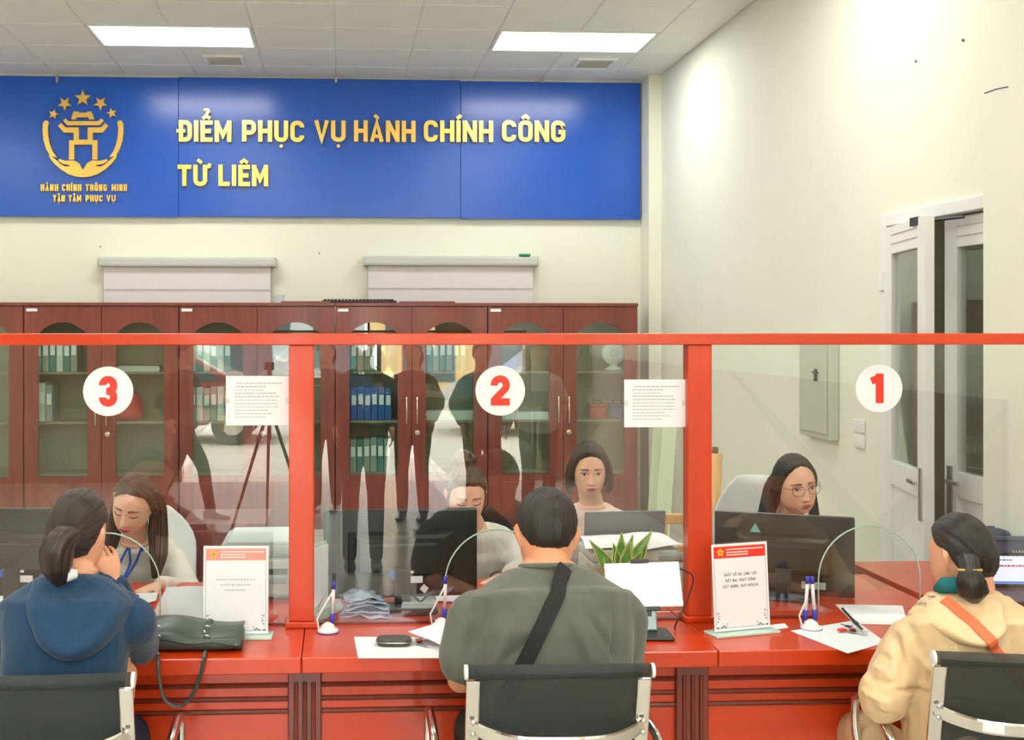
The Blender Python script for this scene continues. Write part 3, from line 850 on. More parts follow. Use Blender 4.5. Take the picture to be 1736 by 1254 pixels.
# ================================================================== SERVICE COUNTER
Z_TOP = 0.75
Y_EDGE, Y_GLASS, Y_DESK = 3.17, 3.52, 4.14
XE = 2.04                               # the clerks' side ends here; the public shelf runs on
xs_seam = [xa(-260, Y_EDGE), xa(511, Y_EDGE), xa(1218, Y_EDGE), xa(1960, Y_EDGE)]
counter = thing('service_counter', 'long varnished red wood service counter below the glass', 'counter', (0, Y_EDGE + .3, 0))
for i in range(3):
    a, b = xs_seam[i] + .001, xs_seam[i + 1] - .001
    obj('worktop', MB().box((a, Y_EDGE, Z_TOP - .048), (b, Y_GLASS + .10, Z_TOP)), COUNTER, counter, world=True, bevel=.004, seg=3)
    bb = min(b, XE)
    if bb > a: obj('clerk_worktop', MB().box((a, Y_GLASS + .101, Z_TOP - .03), (bb, Y_DESK, Z_TOP)), COUNTER, counter, world=True, bevel=.004)
Y_PAN = Y_EDGE + .11
pil_x = [xa(517, Y_PAN), xa(1171, Y_PAN)]
bays = [xs_seam[0], pil_x[0], pil_x[1], xs_seam[3]]
for i in range(3):
    a = bays[i] + (.05 if i > 0 else 0); b = bays[i + 1] - (.05 if i < 2 else 0)
    obj('front_panel', MB().box((a, Y_PAN, .02), (b, Y_PAN + .03, Z_TOP - .05)), COUNTER, counter, world=True)
    for py in (1157, 1180, 1201):
        z = at(700, py, Y_PAN).z
        obj('moulding', MB().prism([(Y_PAN + .001, z - .008), (Y_PAN - .007, z - .006), (Y_PAN - .011, z), (Y_PAN - .007, z + .006), (Y_PAN + .001, z + .008)], a, b, lambda y, zz, x: Vector((x, y, zz))), COUNTER_D, counter, world=True)
    obj('apron', MB().box((a, Y_PAN - .02, Z_TOP - .075), (b, Y_PAN, Z_TOP - .05)), COUNTER, counter, world=True, bevel=.004)
for x in pil_x:
    p = obj('pilaster', MB().box((x - .05, Y_PAN - .02, 0), (x + .05, Y_PAN + .03, Z_TOP - .05)), COUNTER_D, counter, world=True, bevel=.004)
    for k in (-1, 0, 1):
        obj('flute', MB().tube([(x + k * .026, Y_PAN - .021, .08), (x + k * .026, Y_PAN - .021, Z_TOP - .10)], .007, 8), COUNTER_D, p, world=True)
obj('end_panel', MB().box((XE - .03, Y_GLASS + .1, 0), (XE, Y_DESK - .02, Z_TOP - .031)), COUNTER_V, counter, world=True)
obj('modesty_panel', MB().box((xs_seam[0], Y_GLASS + .06, .0), (xs_seam[3], Y_GLASS + .09, Z_TOP - .05)), COUNTER_V, counter, world=True)

# ================================================================== GLASS PARTITION
Y_PF, Y_PB = Y_GLASS - .035, Y_GLASS + .02
part = thing('glass_partition', 'glass screen with a red wooden rail and posts standing on the counter', 'partition', (0, Y_GLASS, Z_TOP))
post_px = [-165, 511, 1187, 1860]
pw = .079
z_r1 = at(868, 565, Y_PF).z; z_r0 = at(868, 584.5, Y_PF).z
px_x = [xa(p, Y_PF) for p in post_px]
for x in px_x:
    p = obj('post', MB().box((x - pw / 2, Y_PF, Z_TOP + .02), (x + pw / 2, Y_PB, z_r0)), COUNTER_V, part, world=True, bevel=.003)
    obj('post_foot', MB().box((x - pw / 2 - .012, Y_PF - .012, Z_TOP), (x + pw / 2 + .012, Y_PB + .012, Z_TOP + .02)), COUNTER, p, world=True, bevel=.004)
obj('top_rail', MB().box((px_x[0] - .1, Y_PF - .008, z_r0), (px_x[3] + .1, Y_PB + .008, z_r1)), COUNTER, part, world=True, bevel=.003)
arch_px = [(183, 92), (848, 92), (1478, 86)]
AW, AH = .172, .30
for i in range(3):
    x0, x1 = px_x[i] + pw / 2, px_x[i + 1] - pw / 2
    cx = xa(arch_px[i][0] - 4, Y_GLASS)
    zb, zt = Z_TOP + .001, z_r0
    n = 20
    straight = .125
    arch = [(cx - AW, zb)] + [(cx - AW * math.cos(PI * k / n), zb + straight + (AH - straight) * math.sin(PI * k / n)) for k in range(n + 1)] + [(cx + AW, zb)]
    m = MB()
    fn = lambda a, b, d: Vector((a, d, b))
    th0, th1 = Y_GLASS - .004, Y_GLASS + .004
    outline = [(x0, zb)] + arch + [(x1, zb), (x1, zt), (x0, zt)]
    # faces as quads between the arch and the rectangle so the shape stays clean
    vs = [fn(a, b, th0) for a, b in outline] + [fn(a, b, th1) for a, b in outline]
    N = len(outline)
    bm = bmesh.new()
    bv = [bm.verts.new(v) for v in vs]
    f1 = bm.faces.new(bv[:N]); f2 = bm.faces.new(bv[N:][::-1])
    bmesh.ops.triangulate(bm, faces=[f1, f2])
    bmesh.ops.recalc_face_normals(bm, faces=bm.faces)
    me = bpy.data.meshes.new('pane')
    off = origin_of(part)
    for v in bm.verts: v.co -= off
    bm.to_mesh(me); bm.free()
    pane = obj('pane', me, GLASS, part)
    obj('polished_edge', MB().tube([fn(a, b, Y_GLASS) for a, b in arch], .0024, 6), EDGE, pane, world=True, smooth=True)
    obj('bottom_channel', MB().box((x0, Y_GLASS - .008, Z_TOP), (cx - AW - .01, Y_GLASS + .008, Z_TOP + .008)).box((cx + AW + .01, Y_GLASS - .008, Z_TOP), (x1, Y_GLASS + .008, Z_TOP + .008)), COUNTER_D, part, world=True)

# number discs on the glass
Y_ST = Y_GLASS - .0065
def number_disc(ch, px, py, dia_px, dx0, dx1, dy0, dy1):
    c = at(px, py, Y_ST); r = (at(px + dia_px / 2, py, Y_ST).x - c.x)
    t = thing('number_disc', 'round white sticker with a red figure %s on the glass' % {'1': 'one', '2': 'two', '3': 'three'}[ch], 'sticker', c, 0, 'counter number stickers')
    obj('disc', MB().lathe([(r, 0), (r, .0015)], (0, 0, 0), 40, Matrix.Rotation(PI/2, 3, 'X')), PAPER, t)
    a = at(dx0, dy1, Y_ST) - c; b = at(dx1, dy0, Y_ST) - c
    H = b.z - a.z; mb = MB()
    glyph_mesh(mb, ch, (b.x - a.x) / H, .235 if ch != '1' else .27, lambda p, q, d: Vector((a.x + p * H, -.0016 - d, a.z + q * H)), 0, .0012)
    obj('figure', mb, RED, t)
number_disc('3', 183.5, 663, 85, 168, 199, 637, 689)
number_disc('2', 848, 662, 84, 832, 864, 636, 687)
number_disc('1', 1490, 658, 79, 1474, 1501, 633, 683)

# notices taped to the glass
def notice(px0, py0, px1, py1, label, seed):
    rnd = random.Random(seed)
    a = at(px0, py1, Y_ST); b = at(px1, py0, Y_ST)
    t = thing('paper_notice', label, 'notice', a, 0, 'printed notices taped to the glass')
    w, h = b.x - a.x, b.z - a.z
    obj('sheet', MB().box((0, -.001, 0), (w, 0, h)), PAPER, t)
    m = MB()
    for k in range(11):
        z = h * (.84 - k * .068); x = w * (.14 if k else .17); end = w * (.9, .64, .6, .8, .84, .82, .82, .83, .66, .74, .62)[k]
        th = .0042 if k in (0, 1, 3, 4) else .0030
        while x < end:
            L = rnd.uniform(.004, .013)
            m.box((x, -.0016, z), (min(x + L, end), -.001, z + th)); x += L + .0022
    obj('printed_text', m, INK, t)
    for s in (.0, 1.0):
        obj('tape', MB().box((w * s - .012, -.0022, h * .45), (w * s + .012, -.0012, h * .55)), glass_mat('clear_tape', (.95, .95, .93, 1), 1.4), t)
notice(383, 637, 490, 721, 'printed white notice taped to the glass left of the left red post', 3)
notice(1058, 643, 1162, 724, 'printed white notice overlapping the right red post', 5)

# ------------------------------------------------------------------ things on the counter
def sign_holder(px, py, width_px, rot, label, ink_words, faded):
    c = atz(px, py, Z_TOP)
    t = thing('sign_holder', label, 'sign holder', c, rot, 'acrylic sign holders on the counter')
    w, h = .205, .272
    ACR = glass_mat('acrylic', (.97, .985, .98, 1), 1.46)
    tilt = Matrix.Rotation(math.radians(-4), 4, 'X')
    obj('base', MB().box((-w / 2 - .012, -.035, 0), (w / 2 + .012, .04, .008)), EDGE, t, bevel=.002)
    obj('sleeve', MB().boxm((w, .006, h), tilt @ Matrix.Translation((0, .003, h / 2 + .009))), ACR, t)
    def fn(a, b, d): return tilt @ Vector((a, -.0005 - d, b + .009))
    m = MB(); m.prism([(-w / 2 + .002, .002), (w / 2 - .002, .002), (w / 2 - .002, h - .002), (-w / 2 + .002, h - .002)], 0, .0006, fn)
    sh = obj('printed_sheet', m, PAPER, t)
    m = MB(); m.prism([(-w / 2 + .009, h - .046), (w / 2 - .009, h - .046), (w / 2 - .009, h - .010), (-w / 2 + .009, h - .010)], .0007, .0010, fn)
    obj('red_header', m, RED if not faded else mat('faded_red_print', rgb(240, 150, 140), .6), sh)
    st = MB(); cx, cz = -w / 2 + .033, h - .028
    st.prism([(cx + (.014 if k % 2 == 0 else .0085) * math.sin(k * PI / 5), cz + (.014 if k % 2 == 0 else .0085) * math.cos(k * PI / 5)) for k in range(10)], .0011, .0014, fn)
    obj('emblem', st, mat('yellow_print', rgb(250, 190, 60), .6), sh)
    st = MB()
    st.prism([(cx + (.008 if k % 2 == 0 else .0035) * math.sin(k * PI / 5), cz + (.008 if k % 2 == 0 else .0035) * math.cos(k * PI / 5)) for k in range(10)], .0015, .0017, fn)
    obj('emblem_star', st, mat('orange_print', rgb(236, 120, 30), .6), sh)
    m = MB(); rnd = random.Random(4)
    for zz, e in ((h - .022, .086), (h - .031, .03), (h - .039, .03)):
        x = -w / 2 + .055
        while x < e:
            L = rnd.uniform(.003, .009); m.prism([(x, zz), (min(x + L, e), zz), (min(x + L, e), zz + .0042), (x, zz + .0042)], .0011, .0013, fn); x += L + .0018
    obj('header_text', m, INK_W, sh)
    if faded:
        m = MB(); rnd = random.Random(12)
        for zz, e in ((.164, .060), (.148, .048), (.132, .034)):
            x = -e
            while x < e:
                L = rnd.uniform(.004, .010); m.prism([(x, zz), (min(x + L, e), zz), (min(x + L, e), zz + .0055), (x, zz + .0055)], .0007, .0010, fn); x += L + .0025
        obj('faded_text', m, mat('pale_print', rgb(206, 208, 206), .8), sh)
    for ln, (txt, zz, wd) in enumerate(ink_words):
        cap = .0085; mb = MB(); total = wd / cap
        for ch, x, wch in layout(txt, total, .15, .16):
            if ch == ' ': continue
            glyph_mesh(mb, ch, wch, .15, lambda a, b, d: fn(-wd / 2 + (x + a) * cap, zz + b * cap, d), .0007, .0010)
        obj('text_line', mb, INK_D if not faded else INK, sh)
    m = MB()
    for s in (-1, 1):
        m.prism([(s * (w / 2 - .0100), .02), (s * (w / 2 - .0090), .02), (s * (w / 2 - .0090), h - .046), (s * (w / 2 - .0100), h - .046)], .0007, .0010, fn)
        rn = random.Random(2)
        for k in range(16):
            u = rn.random(); v = rn.random()
            dx, dz = (u * .05, v * .012) if k % 2 else (u * .010, v * .05)
            x = s * (w / 2 - .012 - dx); z = .012 + dz; r = .004 * (1 - .5 * u)
            m.prism([(x + r * math.cos(q * PI / 3), z + r * .7 * math.sin(q * PI / 3)) for q in range(6)], .0007, .0010, fn)
    m.prism([(-w / 2 + .01, .011), (w / 2 - .01, .011), (w / 2 - .01, .012), (-w / 2 + .01, .012)], .0007, .001, fn)
    obj('border_ornament', m, mat('blue_grey_print', rgb(96, 122, 140), .7), sh)
    return t
sign_holder(1259, 1073, 92, math.radians(14), 'acrylic sign holder with a red-headed sheet at counter 1', [('QUẦY SỐ 02: LĨNH VỰC', .170, .118), ('ĐẤT ĐAI, HOẠT ĐỘNG', .152, .108), ('XÂY DỰNG, QUY HOẠCH.', .134, .130)], False)
sign_holder(399, 1080, 108, math.radians(-2), 'acrylic sign holder with a faded red-headed sheet behind the black handbag', [], True)
# ================================================================== PEOPLE
def V(*a): return Vector(a)
def catmull(pts, vals, sub=5):
    P = [Vector(p) for p in pts]; out = []; ov = []
    n = len(P)
    for i in range(n - 1):
        p0 = P[i-1] if i > 0 else P[i]*2 - P[i+1]
        p3 = P[i+2] if i < n-2 else P[i+1]*2 - P[i]
        for k in range(sub):
            t = k / sub
            out.append(0.5*((2*P[i]) + (P[i+1]-p0)*t + (2*p0-5*P[i]+4*P[i+1]-p3)*t*t + (3*P[i]-p0-3*P[i+1]+p3)*t*t*t))
            ov.append(vals[i]*(1-t) + vals[i+1]*t)
    out.append(P[-1]); ov.append(vals[-1])
    return out, ov
def limb(mb, pts, radii, n=14, sub=5, squash=None, up=None):
    """rounded tapering limb through the joints"""
    p, r = catmull(pts, radii, sub)
    d0 = (p[0]-p[1]).normalized(); d1 = (p[-1]-p[-2]).normalized()
    P = []; R = []
    for k in (80, 60, 40, 20):
        a = math.radians(k); P.append(p[0] + d0*r[0]*math.sin(a)); R.append(r[0]*math.cos(a))
    P += p; R += r
    for k in (20, 40, 60, 80):
        a = math.radians(k); P.append(p[-1] + d1*r[-1]*math.sin(a)); R.append(r[-1]*math.cos(a))
    t = (P[1]-P[0]).normalized(); nrm = t.orthogonal().normalized()
    if up is not None:
        nrm = (Vector(up) - t*Vector(up).dot(t)).normalized()
    rings = []
    for i in range(len(P)):
        a = P[max(0, i-1)]; b = P[min(len(P)-1, i+1)]
        t2 = (b-a).normalized()
        nrm = t.rotation_difference(t2) @ nrm; t = t2
        nrm = (nrm - t*nrm.dot(t)).normalized(); bi = t.cross(nrm)
        sq = squash if squash else (1, 1)
        rings.append([P[i] + (nrm*math.cos(2*PI*k/n)*sq[0] + bi*math.sin(2*PI*k/n)*sq[1])*R[i] for k in range(n)])
    mb.loft(rings)
def torso_mesh(mb, rings, side, n=28, e=2.5):
    out = []
    cs = [r[0] for r in rings]
    for i, (c, hw, hd) in enumerate(rings):
        a = cs[max(0, i-1)]; b = cs[min(len(cs)-1, i+1)]
        t = (b-a).normalized()
        s = (side - t*side.dot(t)).normalized(); f = t.cross(s)
        ring = []
        for k in range(n):
            ca, sa = math.cos(2*PI*k/n), math.sin(2*PI*k/n)
            x = math.copysign(abs(ca)**(2/e), ca)*hw; y = math.copysign(abs(sa)**(2/e), sa)*hd
            ring.append(c + s*x + f*y)
        out.append(ring)
    mb.loft(out)
def soft(mb, voxel, smooth=6, fac=.5):
    """one continuous skin over overlapping closed volumes"""
    me = mb.mesh('tmp')
    o = bpy.data.objects.new('tmp', me); col.objects.link(o)
    r = o.modifiers.new('r', 'REMESH'); r.mode = 'VOXEL'; r.voxel_size = voxel; r.use_smooth_shade = True
    if smooth:
        s = o.modifiers.new('s', 'SMOOTH'); s.factor = fac; s.iterations = smooth
    dg = bpy.context.evaluated_depsgraph_get(); dg.update()
    m2 = bpy.data.meshes.new_from_object(o.evaluated_get(dg))
    bpy.data.objects.remove(o); bpy.data.meshes.remove(me)
    return m2
def get_co(me):
    a = np.empty(len(me.vertices)*3); me.vertices.foreach_get('co', a); return a.reshape(-1, 3)
def get_no(me):
    a = np.empty(len(me.vertices)*3, dtype=np.float32); me.vertex_normals.foreach_get('vector', a); return a.reshape(-1, 3).astype(float)
def set_co(me, a):
    me.vertices.foreach_set('co', a.reshape(-1)); me.update()
def folds(me, creases=(), amp=.004, freq=9.0, seed=0, stretch=(1, 1, .6)):
    """sculpt cloth: soft wrinkles plus drawn creases (a, b, width, depth)"""
    co = get_co(me); no = get_no(me)
    d = np.zeros(len(co))
    for i, p in enumerate(co):
        q = Vector((p[0]*freq*stretch[0] + seed*7.3, p[1]*freq*stretch[1], p[2]*freq*stretch[2]))
        v = noise.noise(q) ; v2 = noise.noise(q*2.3)
        d[i] = amp*(v*.7 + (abs(v2)-.25)*.8)
    for a, b, w, dep in creases:
        # drawn on the side of the garment that faces the hall
        a = np.array((a[0], a[2])); b = np.array((b[0], b[2])); ab = b-a; L = (ab@ab); c2 = co[:, [0, 2]]
        t = np.clip(((c2-a)@ab)/L, 0, 1)
        dist = np.linalg.norm(c2 - a - t[:, None]*ab, axis=1)
        taper = np.sin(np.clip(t, 0.02, .98)*PI)**.5
        d += dep*np.exp(-(dist/w)**2)*taper*np.clip(-no[:, 1]*2+.3, 0, 1)
    set_co(me, co + no*d[:, None])
def g(x, m, s): return math.exp(-((x-m)/s)**2)
def sst(a, b, x):
    t = min(1, max(0, (x-a)/(b-a))); return t*t*(3-2*t)
def head_point(dx, dy, dz, face=1.0, slim=1.0):
    """head surface for a direction; x right, y towards the face, z up; metres"""
    x, y, z = dx*.0735*slim, dy*.092, dz*.114
    t = min(1, max(0, -z/.114))
    # blunt the lower end into a jaw
    if t > 0:
        k = 1 + .55*t**2.2
        x *= (1-.30*t**1.7)*k*1.0
        y *= k
        if y > 0: y *= 1-.10*t**2
        else: y *= 1-.60*sst(.15, .95, t)
        y += .012*t
    if y > .074: y = .074 + (y-.074)*.62
    if face and y > .015:
        fm = sst(.015, .05, y)*face; ax = abs(x); d = 0
        d += .003*g(ax, .030, .020)*g(z, .026, .009)
        d -= .0095*g(ax, .031, .015)*g(z, .004, .011)
        d += .0065*g(ax, .031, .0105)*g(z, .001, .0080)
        nh = .004 + .018*sst(.016, -.036, z)
        nh *= 1-sst(-.0385, -.049, z)
        nh *= sst(.034, .010, z)
        d += nh*g(x, 0, .0075 + .0045*sst(0, -.036, z))
        d += .0075*g(ax, .0125, .006)*g(z, -.0375, .0065)
        d += .007*g(x, 0, .028)*g(z, -.062, .020)
        d += .0050*g(x, 0, .017)*g(z, -.0590, .0048)
        d += .0058*g(x, 0, .015)*g(z, -.0705, .0052)
        d -= .0055*g(x, 0, .021)*g(z, -.0645, .0022)
        d -= .003*g(x, 0, .02)*g(z, -.083, .006)
        d += .006*g(x, 0, .018)*g(z, -.100, .013)
        d += .004*g(ax, .042, .017)*g(z, -.022, .020)
        y += d*fm
    return x, y, z
def head_mesh(mb, M, k=1.0, nu=96, nv=72, slim=1.0):
    rings = []
    for j in range(1, nv):
        ph = -PI/2 + PI*j/nv
        ring = []
        for i in range(nu):
            th = 2*PI*i/nu
            x, y, z = head_point(math.cos(ph)*math.cos(th), math.cos(ph)*math.sin(th), math.sin(ph), 1.0, slim)
            ring.append(M @ V(x*k, y*k, z*k))
        rings.append(ring)
    mb.loft(rings)
    for s in (-1, 1):      # ears
        limb(mb, [M @ V(s*.069*k*slim, -.004*k, -.030*k), M @ V(s*.078*k*slim, -.012*k, -.006*k), M @ V(s*.079*k*slim, -.014*k, .014*k), M @ V(s*.071*k*slim, -.003*k, .024*k)],
             [.006*k, .0085*k, .010*k, .007*k], n=8, sub=3)
def hair_cap(M, line, thick, k=1.0, pole=(0, -.6, .5), nu=112, nv=72, slim=1.0, lump=.0025, freq=38, back=1.0):
    """closed hair volume that stands proud of the head only inside the hairline; line = [(azimuth from face, elevation)] in degrees"""
    az = [math.radians(a) for a, b in line]; el = [math.radians(b) for a, b in line]
    pl = Vector(pole).normalized(); u = pl.orthogonal().normalized(); w = pl.cross(u)
    vs = []; st = []; fs = []
    for j in range(nv+1):
        ph = -PI/2 + PI*j/nv
        for i in range(nu):
            th = 2*PI*i/nu
            d = V(math.cos(ph)*math.cos(th), math.cos(ph)*math.sin(th), math.sin(ph))
            a = abs(math.atan2(d.x, d.y)); e = float(np.interp(a, az, el))
            m = sst(e-math.radians(2), e+math.radians(9), ph)
            x, y, z = head_point(d.x, d.y, d.z, 0, slim)
            ang = math.atan2(d.dot(u), d.dot(w))
            rad = math.acos(max(-1, min(1, d.dot(pl))))
            th_ = thick(a, ph) if callable(thick) else thick
            off = -.010 + m*(.010 + th_ + lump*noise.noise(V(ang*freq*.18, rad*1.2, 3.1)) + lump*.5*noise.noise(V(ang*freq*.6, rad*1.5, 8.0)))
            nn = V(d.x/.0735, d.y/.092, d.z/.114).normalized()
            vs.append(M @ (V(x, y, z)*k + nn*off)); st.append((ang*freq, rad*2.0, 0))
    for j in range(nv):
        for i in range(nu):
            q = (i+1) % nu
            fs.append((j*nu+i, j*nu+q, (j+1)*nu+q, (j+1)*nu+i))
    return vs, fs, st
class Hair:
    def __init__(self): self.v = []; self.f = []; self.s = []
    def add(self, vs, fs, st):
        o = len(self.v); self.v += [tuple(p) for p in vs]; self.f += [tuple(i+o for i in f) for f in fs]; self.s += st; return self
    def lock(self, pts, radii, squash=(1, 1), up=None, n=26, sub=7, ridge=.12, freq=5.0, seed=0):
        """thick lock of hair with strand ridges running along it"""
        p, r = catmull(pts, radii, sub)
        t = (p[1]-p[0]).normalized(); nrm = t.orthogonal().normalized()
        if up is not None: nrm = (Vector(up)-t*Vector(up).dot(t)).normalized()
        rings = []; st = []; L = 0
        for i in range(len(p)):
            t2 = (p[min(len(p)-1, i+1)]-p[max(0, i-1)]).normalized()
            nrm = t.rotation_difference(t2) @ nrm; t = t2
            nrm = (nrm-t*nrm.dot(t)).normalized(); bi = t.cross(nrm)
            if i: L += (p[i]-p[i-1]).length
            for k in range(n):
                a = 2*PI*k/n
                q = r[i]*(1+ridge*noise.noise(V(math.cos(a)*2.2+seed, math.sin(a)*2.2, L*6))+ridge*.8*noise.noise(V(math.cos(a)*5+seed, math.sin(a)*5, L*4)))
                rings.append(p[i]+(nrm*math.cos(a)*squash[0]+bi*math.sin(a)*squash[1])*q); st.append((a*freq+seed, L*6, 0))
        fs = [(i*n+j, i*n+(j+1) % n, (i+1)*n+(j+1) % n, (i+1)*n+j) for i in range(len(p)-1) for j in range(n)]
        fs += [tuple(range(n))[::-1], tuple((len(p)-1)*n+j for j in range(n))]
        return self.add(rings, fs, st)
    def build(self, name, m, parent, off):
        me = bpy.data.meshes.new(name)
        me.from_pydata([(x-off[0], y-off[1], z-off[2]) for x, y, z in self.v], [], self.f)
        at_ = me.attributes.new('strand', 'FLOAT_VECTOR', 'POINT')
        at_.data.foreach_set('vector', [c for s in self.s for c in s])
        bm = bmesh.new(); bm.from_mesh(me); bmesh.ops.recalc_face_normals(bm, faces=bm.faces); bm.to_mesh(me); bm.free()
        return obj(name, me, m, parent, smooth=True)
def hand(mb, wrist, d, n, thumb, curl=25, k=1.0, spread=5, curls=None):
    """palm and five separate fingers; d towards the fingers, n the way the palm faces, thumb = +1/-1 side along d x n"""
    d = Vector(d).normalized(); n = Vector(n); n = (n-d*n.dot(d)).normalized(); w = d.cross(n)*thumb
    wr = Vector(wrist)
    rings = []
    for s, hw, ht in ((-.012, .022, .017), (.01, .026, .016), (.035, .036, .0150), (.06, .040, .0130), (.078, .039, .0115), (.088, .036, .009)):
        c = wr + d*s*k
        rings.append([c + w*math.copysign(abs(math.cos(a))**.75, math.cos(a))*hw*k + n*math.sin(a)*ht*k for a in [2*PI*q/16 for q in range(16)]])
    mb.loft(rings)
    for i, (off, L, r) in enumerate(((.031, .068, .0083), (.0105, .077, .0086), (-.0105, .071, .0082), (-.030, .055, .0072))):
        c = (curls[i] if curls else curl)
        base = wr + d*.076*k + w*off*k*.98
        dd = (d + w*math.tan(math.radians(spread*(1.5-i)*.7))).normalized()
        pts = [base-dd*.012*k, base + dd*.008*k]; rad = [r*k, r*k]; p = pts[-1]
        for seg, fr in ((1, .45), (2, .30), (3, .25)):
            dd = (dd*math.cos(math.radians(c)) + n*math.sin(math.radians(c))).normalized()
            n_ = (n - dd*n.dot(dd)).normalized()
            p = p + dd*L*fr*k; pts.append(p); rad.append(r*k*(1-.09*seg))
        limb(mb, pts, rad, n=9, sub=3)
    b = wr + d*.022*k + w*.026*k
    t1 = (d*.62 + w*.72 + n*.30).normalized()
    p1 = b + t1*.038*k; t2 = (d*.85 + w*.35 + n*.35).normalized(); p2 = p1 + t2*.030*k; p3 = p2 + (d*.95 + n*.30).normalized()*.024*k
    limb(mb, [b - t1*.015*k, b, p1, p2, p3], [.013*k, .0125*k, .0105*k, .0092*k, .0075*k], n=9, sub=3)
def cast(bvh, M, k, x, z, lift=.0007):
    """point of the face in front of (x,z) in head coordinates"""
    o = M @ V(x*k, .25, z*k); dr = (M.to_3x3() @ V(0, -1, 0)).normalized()
    hit = bvh.ray_cast(o, dr)
    p = hit[0] if hit[0] is not None else M @ V(x*k, .08*k, z*k)
    return p - dr*lift
def face_patch(name, bvh, M, k, fn, m, parent, off, nu=10, nv=4, lift=.0009):
    """thin patch lying on the face; fn(u,v)->(x,z)"""
    vs = []; 
    for lf in (lift, lift-.0012):
        for i in range(nu+1):
            for j in range(nv+1):
                x, z = fn(i/nu, j/nv); vs.append(cast(bvh, M, k, x, z, lf)-off)
    q = nv+1; N = (nu+1)*q
    fs = [(i*q+j, i*q+j+1, (i+1)*q+j+1, (i+1)*q+j) for i in range(nu) for j in range(nv)]
    fs += [tuple(N+a for a in f)[::-1] for f in fs]
    rim = [i*q for i in range(nu+1)] + [nu*q+j for j in range(1, nv+1)] + [i*q+nv for i in range(nu-1, -1, -1)] + [j for j in range(nv-1, 0, -1)]
    fs += [(rim[a], rim[(a+1) % len(rim)], N+rim[(a+1) % len(rim)], N+rim[a]) for a in range(len(rim))]
    me = bpy.data.meshes.new(name); me.from_pydata([tuple(v) for v in vs], [], fs); me.update()
    return obj(name, me, m, parent, smooth=True)
def skin_mat(name, c):
    m = mat(name, c, .48, vary=.05, scale=14, spec=.35)
    b = m.node_tree.nodes['Principled BSDF']
    b.inputs['Subsurface Weight'].default_value = .12
    b.inputs['Subsurface Radius'].default_value = (.9, .35, .2)
    b.inputs['Subsurface Scale'].default_value = .006
    return m
BROW = mat('brow_hair', rgb(62, 44, 38), .7); LASH = mat('lash_line', rgb(44, 32, 30), .6); EYEW = mat('eye_white', rgb(226, 220, 214), .3); IRIS = mat('dark_iris', rgb(36, 24, 20), .15)
LIP1 = mat('red_lips', rgb(196, 74, 70), .4); LIP2 = mat('rose_lips', rgb(200, 104, 98), .4)
def make_face(bvh, M, k, parent, off, eyes='open', lips=LIP2, smile=0.0, gaze=(0, 0), mouth=0.0, brow_col=None):
    for s in (-1, 1):
        def brow(u, v, s=s):
            x = .013+.037*u; z = .0222+.0032*math.sin(PI*min(1, u*1.05)**.9)-.0015*u + (v-.5)*.0060*(1-.7*u)
            return s*x, z
        face_patch('eyebrow', bvh, M, k, brow, brow_col or BROW, parent, off)
        if eyes == 'open':
            def ew(u, v, s=s):
                x = .017+.029*u; h = .0040*math.sin(PI*u)**.7
                return s*x, .0008+.0012*u+(v-.45)*2*h*.95
            e = face_patch('eye', bvh, M, k, ew, EYEW, parent, off, 10, 4, .0010)
            def ir(u, v, s=s):
                r = .0055*u; a = 2*PI*v
                z = .0018+gaze[1]+r*math.sin(a); x = .0315*s+gaze[0]+r*math.cos(a)
                return x, min(.0042, max(-.0032, z))
            face_patch('iris', bvh, M, k, ir, IRIS, e, off, 3, 14, .0016)
            def la(u, v, s=s):
                x = .0155+.033*u; h = .0040*math.sin(PI*min(1, u))**.7
                return s*x, .0008+.0012*u+h+.0002+(v-.3)*.0030
            face_patch('eyelash', bvh, M, k, la, LASH, e, off, 10, 2, .0018)
        else:
            def lc(u, v, s=s):
                x = .0155+.033*u
                return s*x, -.0012-.0042*math.sin(PI*u)+.0012*u+(v-.5)*.0034*(.6+.6*u)
            face_patch('eyelash', bvh, M, k, lc, LASH, parent, off, 10, 2, .0016)
    def up(u, v):
        x = -.0225+.045*u; c = 1-abs(2*u-1)
        top = .0070*c**.55-.0016*math.exp(-((u-.5)/.07)**2)
        return x, -.0640+mouth*.4*c+smile*(2*u-1)**2+v*top
    def lo(u, v):
        x = -.0215+.043*u; c = 1-(2*u-1)**2
        return x, -.0650-mouth*c+smile*(2*u-1)**2-v*.0088*c**.6
    face_patch('upper_lip', bvh, M, k, up, lips, parent, off, 14, 3); face_patch('lower_lip', bvh, M, k, lo, lips, parent, off, 14, 3)
    if mouth:
        face_patch('mouth_gap', bvh, M, k, lambda u, v: (-.018+.036*u, -.0642-(mouth)*v*(1-(2*u-1)**2)), mat('mouth_dark', rgb(70, 24, 24), .6), parent, off, 10, 2)
    for s in (-1, 1):
        face_patch('nostril', bvh, M, k, lambda u, v: (s*(.0045+.006*u), -.0455+.003*v), mat('nostril_dark', rgb(110, 56, 46), .7), parent, off, 3, 2)
def rotm(yaw=0, pitch=0, roll=0, face=0):
    """head turn: face 0 looks along +Y, 180 towards the camera; pitch>0 looks down; roll>0 leans to the head's right"""
    return (Matrix.Rotation(math.radians(face+yaw), 4, 'Z') @ Matrix.Rotation(math.radians(-pitch), 4, 'X') @ Matrix.Rotation(math.radians(roll), 4, 'Y'))
